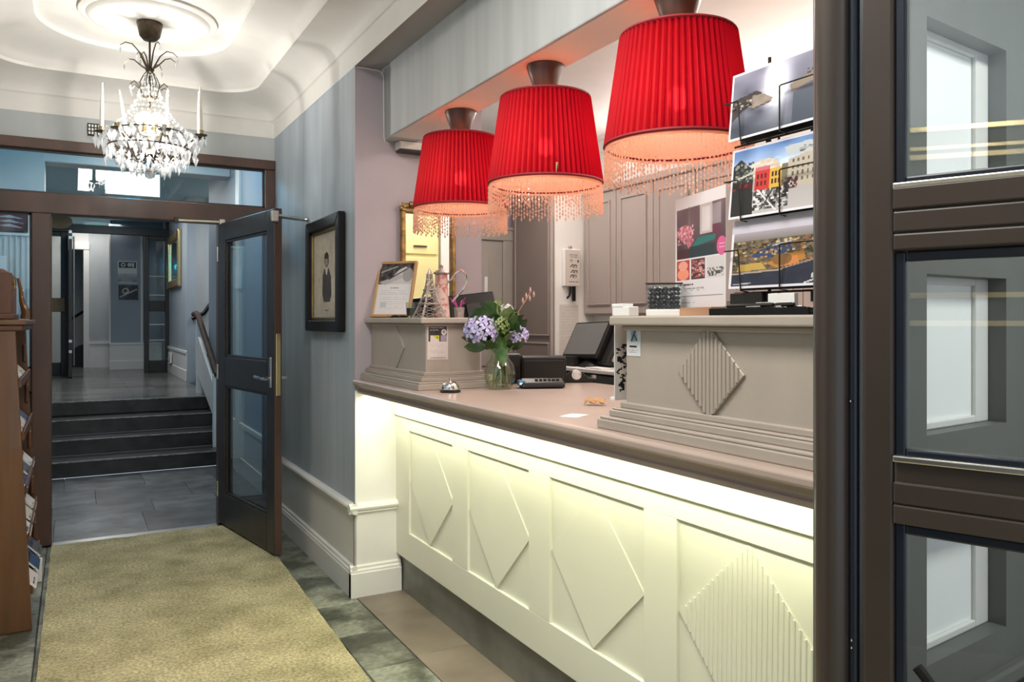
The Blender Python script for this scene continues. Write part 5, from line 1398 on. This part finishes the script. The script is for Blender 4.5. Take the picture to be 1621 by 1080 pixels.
# ---- postcard rack with three rows
rk = thing('postcard_rack', 'black wire postcard rack with three tiers on the ribbed raised box', 'rack', (1.43, 1.26, SZ))
RX = 1.372; C0, C1 = 1.392, 1.106            # far and near card edges along Y
MB().tube([(1.435, C0 - 0.07, SZ + 0.01), (1.435, C0 - 0.07, 2.02)], 0.0045, 6).build('upright', BLACKM, rk)
MB().tube([(1.435, C1 + 0.07, SZ + 0.01), (1.435, C1 + 0.07, 2.02)], 0.0045, 6).build('upright', BLACKM, rk)
MB().box(1.372, 1.50, 1.115, 1.385, SZ + 0.0, SZ + 0.012).build('foot_plate', BLACK, rk, bevel=0.003)
rows = [(1.4745, 0.164), (1.640, 0.168), (1.826, 0.162)]
for (zb, hh) in rows:
    for (ya, yb) in ((C0 + 0.004, C0 - 0.032), (C0 - 0.100, C1 + 0.004)):
        pass
    zt = zb + 0.090
    w = MB()
    w.tube([(RX + 0.03, C0 + 0.006, zt + 0.004), (RX - 0.006, C0 + 0.006, zt), (RX - 0.006, C0 - 0.036, zt), (RX - 0.006, C0 - 0.038, zt - 0.003), (RX - 0.004, C0 - 0.044, zb - 0.006), (RX + 0.02, C0 - 0.044, zb - 0.008)], 0.0018, 6)
    w.build('pocket_wire', BLACKM, rk, smooth=True); w = MB()
    w.tube([(RX + 0.02, C0 - 0.160, zb - 0.008), (RX - 0.004, C0 - 0.160, zb - 0.006), (RX - 0.006, C0 - 0.162, zt + 0.003), (RX - 0.006, C0 - 0.166, zt + 0.004), (RX - 0.006, C1 - 0.004, zt + 0.004), (RX + 0.03, C1 - 0.006, zt + 0.008)], 0.0018, 6)
    w.build('pocket_wire', BLACKM, rk, smooth=True)
    MB().tube([(RX + 0.022, C0, zb - 0.010), (RX + 0.022, C1, zb - 0.010)], 0.0025, 6).build('shelf_wire', BLACKM, rk)
    for yy in (C0 - 0.10, C0 - 0.135, C1 + 0.06):
        MB().tube([(RX + 0.022, yy, zb - 0.012), (RX + 0.022, yy, zb - 0.034)], 0.003, 5).build('tie', BLACKM, rk)
    MB().box(RX + 0.030, RX + 0.033, C1 + 0.01, C0 - 0.01, zb - 0.004, zb + 0.15).build('back_plate', DGREY, rk)
def card(nm, a, row, label):
    zb, hh = rows[row]
    o = sheet('postcard', a, frame_xf((RX, C0, zb), (0, -1, 0), (0.10, 0, 1)), C0 - C1, hh, thick=0.0012)
    tag(o, label, 'postcard', 'postcards in the wire rack')
Wt = (.86, .85, .88)
a = Art(150, 90, Wt, 41)
a.grad(.03, .97, (.50, .49, .57), (.26, .28, .33), .02, .98).noise(.22, .02, .03, .98, .97, 6)
s = np.exp(-(((a.X - .50) / .13) ** 2 + ((a.Y - .40) / .32) ** 2)); mk = (a.X > .02) & (a.X < .98) & (a.Y > .03) & (a.Y < .97)
a.a[mk] = np.clip(a.a + (s[..., None] * .75), 0, 1)[mk]
s = np.exp(-(((a.X - .42) / .05) ** 2 + ((a.Y - .22) / .22) ** 2)); a.a[mk] = np.clip(a.a + s[..., None] * .3, 0, 1)[mk]
a.poly([(.02, .40), (.28, .34), (.34, .40), (.30, .50), (.15, .58), (.02, .72)], (.22, .19, .19)).poly([(.24, .40), (.36, .42), (.46, .52), (.42, .58), (.24, .60)], (.55, .50, .46)).line(.24, .60, .44, .56, .01, (.30, .25, .22)).specks(30, .03, .42, .26, .56, [(.5, .46, .42), (.15, .13, .12), (.7, .66, .62)], .012, .012).noise(.12, .02, .34, .46, .7, 18)
a.poly([(.62, .42), (.98, .26), (.98, .40), (.64, .52)], (.52, .46, .40)).specks(20, .78, .27, .97, .37, [(.62, .42, .32), (.3, .25, .22)], .02, .012).grad(.55, .97, (.30, .33, .38), (.24, .27, .33), .66, .98)
card('postcard', a, 2, 'grey postcard of a stormy sky over dark roofs, in the rack tier nearest the ceiling')
a = Art(150, 90, Wt, 42)
a.grad(.03, .42, (.30, .44, .66), (.80, .84, .90), .02, .98).noise(.25, .02, .03, .98, .4, 7).grad(.42, .97, (.62, .60, .60), (.72, .70, .70), .02, .98)
a.ell(.36, .36, .16, .14, (.80, .74, .68)).noise(.2, .2, .22, .6, .45, 30)
a.poly([(.02, .25), (.10, .16), (.24, .34), (.26, .97), (.02, .97)], (.14, .14, .14)).specks(50, .03, .22, .25, .5, [(.55, .56, .52), (.2, .2, .2), (.35, .36, .33)], .014, .02).specks(12, .03, .5, .24, .6, [(.5, .12, .16), (.3, .08, .1)], .02, .03).line(.03, .45, .25, .38, .012, (.75, .75, .73))
a.rect(.27, .38, .42, .64, (.76, .19, .17)).rect(.42, .38, .54, .66, (.80, .64, .24)).rect(.27, .32, .42, .38, (.75, .40, .45)).rect(.54, .34, .60, .66, (.45, .42, .34))
for x in (.29, .33, .37, .44, .475, .51):
    for y in (.42, .52): a.rect(x, y, x + .018, y + .07, (.25, .12, .10))
a.poly([(.60, .30), (.98, .20), (.98, .72), (.60, .66)], (.70, .66, .60)).poly([(.55, .12), (.80, .10), (.98, .20), (.98, .26), (.60, .26)], (.70, .72, .74)).specks(16, .7, .12, .96, .24, [(.3, .3, .3), (.6, .6, .58)], .02, .012)
for i in range(7):
    for j in range(4): a.rect(.64 + i * .048, .31 + j * .085, .658 + i * .048, .36 + j * .085, (.36, .33, .30))
a.specks(160, .26, .64, .62, .92, [(.12, .12, .12), (.25, .24, .24), (.85, .84, .84), (.4, .38, .38)], .016, .018).specks(40, .55, .55, .70, .70, [(.35, .1, .15), (.15, .13, .15)], .01, .02).line(.3, .64, .5, .95, .012, (.85, .84, .84)).line(.36, .90, .46, .66, .010, (.15, .15, .15))
a.rect(0, 0, .02, 1, Wt).rect(.98, 0, 1, 1, Wt).rect(0, .97, 1, 1, Wt)
card('postcard', a, 1, 'postcard of red and yellow gabled town houses on a square, in the middle rack tier')
a = Art(150, 90, Wt, 43)
a.rect(.03, .20, .97, .97, (.38, .33, .26)).noise(.30, .03, .28, .97, .80, 36).grad(.19, .32, (.66, .62, .66), (.50, .47, .46), .03, .97)
a.poly([(.20, .56), (.40, .42), (.60, .36), (.64, .46), (.62, .58), (.50, .60)], (.20, .26, .40)).line(.45, .42, .70, .36, .008, (.75, .72, .70))
a.specks(220, .04, .33, .97, .74, [(.62, .46, .24), (.70, .58, .38), (.22, .22, .15), (.16, .18, .12), (.55, .34, .20), (.78, .70, .55)], .014, .012)
a.poly([(.40, .66), (.55, .56), (.76, .52), (.78, .64), (.50, .74)], (.70, .48, .22)).poly([(.56, .62), (.70, .58), (.72, .70), (.58, .72)], (.80, .50, .26)).poly([(.10, .66), (.34, .64), (.40, .74), (.08, .76)], (.72, .60, .30)).ell(.55, .62, .10, .08, (.50, .36, .20))
a.poly([(.03, .80), (.30, .79), (.60, .72), (.97, .62), (.97, .97), (.03, .97)], (.16, .17, .23)).line(.03, .79, .55, .76, .012, (.66, .60, .54)).line(.55, .75, .97, .62, .008, (.62, .54, .48)).noise(.06, .03, .78, .97, .97, 12)
a.poly([(.84, .84), (.96, .82), (.96, .88), (.84, .90)], (.74, .74, .76)).line(.78, .96, .96, .88, .010, (.8, .8, .8)).line(.05, .94, .24, .93, .008, (.7, .7, .7)).rect(0, 0, .03, 1, Wt).rect(.97, 0, 1, 1, Wt)
a.rect(0, .0, 1, .20, (.76, .74, .79))
card('postcard', a, 0, 'postcard of an old harbour town from the air, in the rack tier nearest the shelf')
pt_ = thing('pen_tray', 'black pen tray lying on the shelf below the postcards', 'tray', (1.335, 1.26, SZ))
MB().box(1.306, 1.366, 1.10, 1.385, SZ, SZ + 0.008).build('base', BLACK, pt_, bevel=0.002)
MB().box(1.304, 1.310, 1.10, 1.385, SZ, SZ + 0.016).build('rim', BLACK, pt_); MB().box(1.358, 1.366, 1.10, 1.385, SZ, SZ + 0.016).build('rim', BLACK, pt_)
pcol = (BLACK, DGREY, STEEL, BLACK, BLACKM); pnm = ('glossy black', 'dark grey', 'silver', 'thick black', 'slim black')
for k in range(5):
    z = SZ + 0.0125 + 0.0085 * (k % 2); yA = 1.37 - 0.022 * k
    p = thing('ball_pen', '%s pen lying in the black tray under the postcards' % pnm[k], 'pen', (1.335, 1.27, z), 'pens in the black tray')
    xx = 1.318 + k * .008
    MB().tube([(xx, yA, z), (xx + .012, yA - 0.125, z + .002)], 0.0042, 8).build('barrel', pcol[k], p, smooth=True)
    MB().tube([(xx, yA + .012, z), (xx, yA, z)], [0.001, 0.0036], 8).build('tip', STEEL, p, smooth=True)
    MB().tube([(xx + .012, yA - .118, z + .007), (xx + .008, yA - .08, z + .0065)], 0.0012, 5).build('clip', STEEL, p)
lfb = MB().box(1.312, 1.345, 1.12, 1.30, SZ + 0.030, SZ + 0.044)
lfs = MB(frame_xf((1.40, 1.395, SZ + 0.013), (0, -1, 0))).box(0.0, 0.10, -0.02, 0.0, 0.0, 0.040).build('black_leaflet_box', DGREY, bevel=0.002)
tag(lfs, 'low dark box of leaflets behind the pens, under the harbour postcard', 'box')
lfs2 = MB(frame_xf((1.385, 1.27, SZ + 0.013), (0, -1, 0))).box(0.0, 0.075, -0.012, 0.0, 0.0, 0.036).build('leaflet_stack', PAPER, bevel=0.001)
tag(lfs2, 'white stack of leaflets beside the low dark box under the postcards', 'leaflets')

# ================================================================== BEHIND THE COUNTER
tc = thing('tall_cupboard', 'tall taupe cupboard with two raised panels by the white pier', 'cupboard', (3.08, 5.0, 0))
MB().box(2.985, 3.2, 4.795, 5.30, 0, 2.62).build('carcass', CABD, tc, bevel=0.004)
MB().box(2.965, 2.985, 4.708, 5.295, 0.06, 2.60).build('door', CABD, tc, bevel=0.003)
for z0, z1 in ((1.30, 2.185), (0.2, 1.225)):
    p = MB().box(2.957, 2.966, 4.765, 5.23, z0, z1).build('door_panel', CABD, tc, bevel=0.006)
    for (a0, a1, c0, c1) in ((4.750, 4.765, z0 - .015, z1 + .015), (5.23, 5.245, z0 - .015, z1 + .015), (4.765, 5.23, z0 - .015, z0), (4.765, 5.23, z1, z1 + .015)):
        MB().box(2.951, 2.966, a0, a1, c0, c1).build('panel_moulding', CABP, p, bevel=0.004)
MB().box(2.945, 2.966, 4.706, 4.726, 0.0, 2.62).build('edge_strip', CABP, tc, bevel=0.004)
ylist = [4.683, 4.30, 3.91, 3.52, 3.13, 2.74, 2.35]
wn = ('right beside the white pier', 'second along from the white pier', 'third along from the white pier', 'fourth along, behind the pebble box', 'fifth along, behind the menu card', 'last along, behind the postcards')
for k in range(6):
    yA, yB = ylist[k], ylist[k + 1]
    w = thing('wall_cupboard', 'pale taupe panelled wall cupboard, ' + wn[k], 'cupboard', (3.15, (yA + yB) / 2, 1.43), 'wall cupboards in a row')
    MB().box(3.227, 3.295, yB + .001, yA - .001, 1.43, 2.33).build('carcass', CABP, w)
    d = MB().box(3.209, 3.227, yB + .003, yA - .003, 1.445, 2.285).build('door', CABP, w, bevel=0.003)
    MB().box(3.203, 3.211, yB + .075, yA - .07, 1.52, 2.21).build('door_panel', CABP, d, bevel=0.005)
    for (a0, a1, c0, c1) in ((yB + .060, yB + .075, 1.505, 2.225), (yA - .070, yA - .055, 1.505, 2.225), (yB + .075, yA - .07, 1.505, 1.52), (yB + .075, yA - .07, 2.21, 2.225)):
        MB().box(3.195, 3.211, a0, a1, c0, c1).build('panel_moulding', CABP, d, bevel=0.004)
    MB().box(3.192, 3.295, yB + .001, yA - .001, 2.285, 2.33).build('cornice', CABP, w, bevel=0.008)
bc = thing('back_cabinet', 'low dark cabinet with a white worktop edge under the wall cupboards', 'cabinet', (2.95, 3.2, 0))
MB().box(2.66, 3.19, 1.6, 4.40, 0.0, 1.085).build('carcass', DGREY, bc, bevel=0.003)
MB().box(2.64, 3.19, 1.6, 4.41, 1.09, 1.112).build('worktop', WHITEP, bc, bevel=0.003)
for k in range(6):
    d = MB().box(2.645, 2.66, 1.62 + k * .46, 2.065 + k * .46, 0.08, 1.08).build('door', mat('green_black_door', (0.05, 0.052, 0.045), 0.35), bc, bevel=0.003)
    MB().box(2.63, 2.646, 1.80 + k * .46, 1.90 + k * .46, 0.98, 0.99).build('handle', STEEL, d)
ps_ = thing('till_screen', 'black touch-screen till tilted back on the dark cabinet', 'till', (2.80, 4.02, 1.112))
upv = Vector((0.36, -0.20, 0.62))
xf = frame_xf((2.72, 4.225, 1.165), (0.02, -0.36, 0.012), upv)
MB(xf).box(0, 0.355, 0.0, 0.045, 0, 0.255).build('shell', BLACK, ps_, bevel=0.010)
MB(xf).box(0.018, 0.337, -0.003, 0.001, 0.020, 0.240).build('screen', mat('grey_screen', (0.16, 0.165, 0.16), 0.18), ps_)
MB(xf).box(0.25, 0.42, 0.045, 0.075, -0.02, 0.24).build('rear_display', DGREY, ps_, bevel=0.008)
MB().tube([(2.83, 4.02, 1.27), (2.87, 4.0, 1.20), (2.86, 3.98, 1.13)], 0.035, 10).build('stand_neck', BLACK, ps_, smooth=True)
MB().lathe([(0.12, 0.0), (0.12, 0.012), (0.07, 0.05), (0.03, 0.055)], (2.83, 3.98, 1.1125), 20).build('stand_foot', BLACK, ps_, smooth=True)
MB().box(2.70, 2.80, 4.06, 4.20, 1.1125, 1.175).build('cash_box', DGREY, ps_, bevel=0.004)
kp = MB().box(2.655, 2.74, 3.70, 3.86, 1.1125, 1.122).build('paper_pile', PAPER, bevel=0.001)
tag(kp, 'thin pile of white paper beside the till screen', 'paper')
lc = MB(frame_xf((2.95, 3.92, 1.1125), (0.05, -1, 0), (0.25, 0, 1))).box(0, 0.26, 0, 0.006, 0, 0.20).build('lime_folder', LIME, bevel=0.001)
tag(lc, 'lime-green folder leaning behind the till screen', 'folder')
bb = MB().box(2.74, 2.88, 3.56, 3.68, 1.1125, 1.20).build('black_box', BLACK, bevel=0.004)
tag(bb, 'small black box on the dark cabinet past the lime folder', 'box')

fb = thing('fire_blanket', 'white wall-mounted fire blanket pouch with two black pull straps', 'fire blanket', (3.09, 4.69, 1.54))
MB().box(3.022, 3.160, 4.655, 4.688, 1.640, 1.905).build('pouch', PAPER, fb, bevel=0.006)
a = Art(56, 106, (.80, .77, .74), 51).words(.30, .85, .13, .018, (.15, .14, .14), 1).words(.36, .86, .19, .018, (.15, .14, .14), 1).ell(.42, .30, .10, .04, (.62, .60, .58)).rect(.84, .28, .92, .35, (.15, .14, .14))
dk = (.12, .11, .11)
for (x, y) in ((.36, .44), (.40, .60), (.34, .73)):
    a.line(x, y + .04, x + .12, y - .02, .014, dk).line(x + .12, y - .02, x + .42, y - .01, .012, dk).line(x + .14, y + .03, x + .28, y + .06, .010, dk).line(x + .42, y, x + .40, y + .06, .012, dk).line(x + .20, y + .02, x + .30, y + .01, .010, dk)
a.words(.25, .95, .90, .012, dk, 1)
sheet('printed_front', a, frame_xf((3.030, 4.6535, 1.648), (1, 0, 0)), 0.124, 0.250, fb, 0.001)
MB().tube([(3.083, 4.668, 1.640), (3.082, 4.666, 1.60), (3.072, 4.664, 1.572), (3.052, 4.662, 1.556)], 0.008, 6).build('strap', BLACK, fb)
MB().box(3.098, 3.124, 4.660, 4.668, 1.535, 1.642).build('strap', BLACK, fb)
MB().box(3.078, 3.090, 4.66, 4.689, 1.90, 1.925).build('hook', STEEL, fb)
for z0, h, lb in ((1.30, .21, 'white typed sheet on the pier just below the fire blanket'), (1.09, .20, 'white typed sheet on the pier lower than the first')):
    a = Art(40, 50, (.82, .80, .77), 60 + int(z0 * 10))
    for k in range(9): a.words(.1, .9, .08 + .1 * k, .015, (.72, .70, .68))
    o = sheet('typed_sheet', a, frame_xf((3.005, 4.687, z0), (1, 0, 0)), 0.16, h, thick=0.001); tag(o, lb, 'paper')

# cream cupboard, white post and blue card by the near end of the reception: seen in the wall mirror
yc_ = thing('cream_cupboard', 'cream-yellow cupboard reflected in the wall mirror', 'cupboard', (2.48, 1.25, 0))
MB().box(2.22, 2.74, 1.20, 1.52, 0, 2.45).build('carcass', YELLOW, yc_, bevel=0.004)
for z0, z1 in ((0.1, 1.40), (1.43, 1.93), (1.96, 2.40)):
    d = MB().box(2.24, 2.72, 1.52, 1.538, z0, z1).build('door', YELLOW, yc_, bevel=0.004)
    MB().box(2.50, 2.62, 1.538, 1.552, z0 + .06, z0 + .07).build('handle', BRONZE, d)
struct(MB().box(2.77, 2.86, 1.30, 1.50, -0.05, ZS + 0.01).build('trim_6', WHITEP, bevel=0.004), 'white post beside the cream cupboard')
tag(MB().box(2.88, 3.00, 1.495, 1.502, 2.10, 2.30).build('blue_card', BLUEP), 'blue card fixed on the wall past the white post', 'card')
MB().box(2.86, 3.3, 1.46, 1.495, -0.05, ZS).build('wall_recess', WHITEP)['kind'] = 'structure'
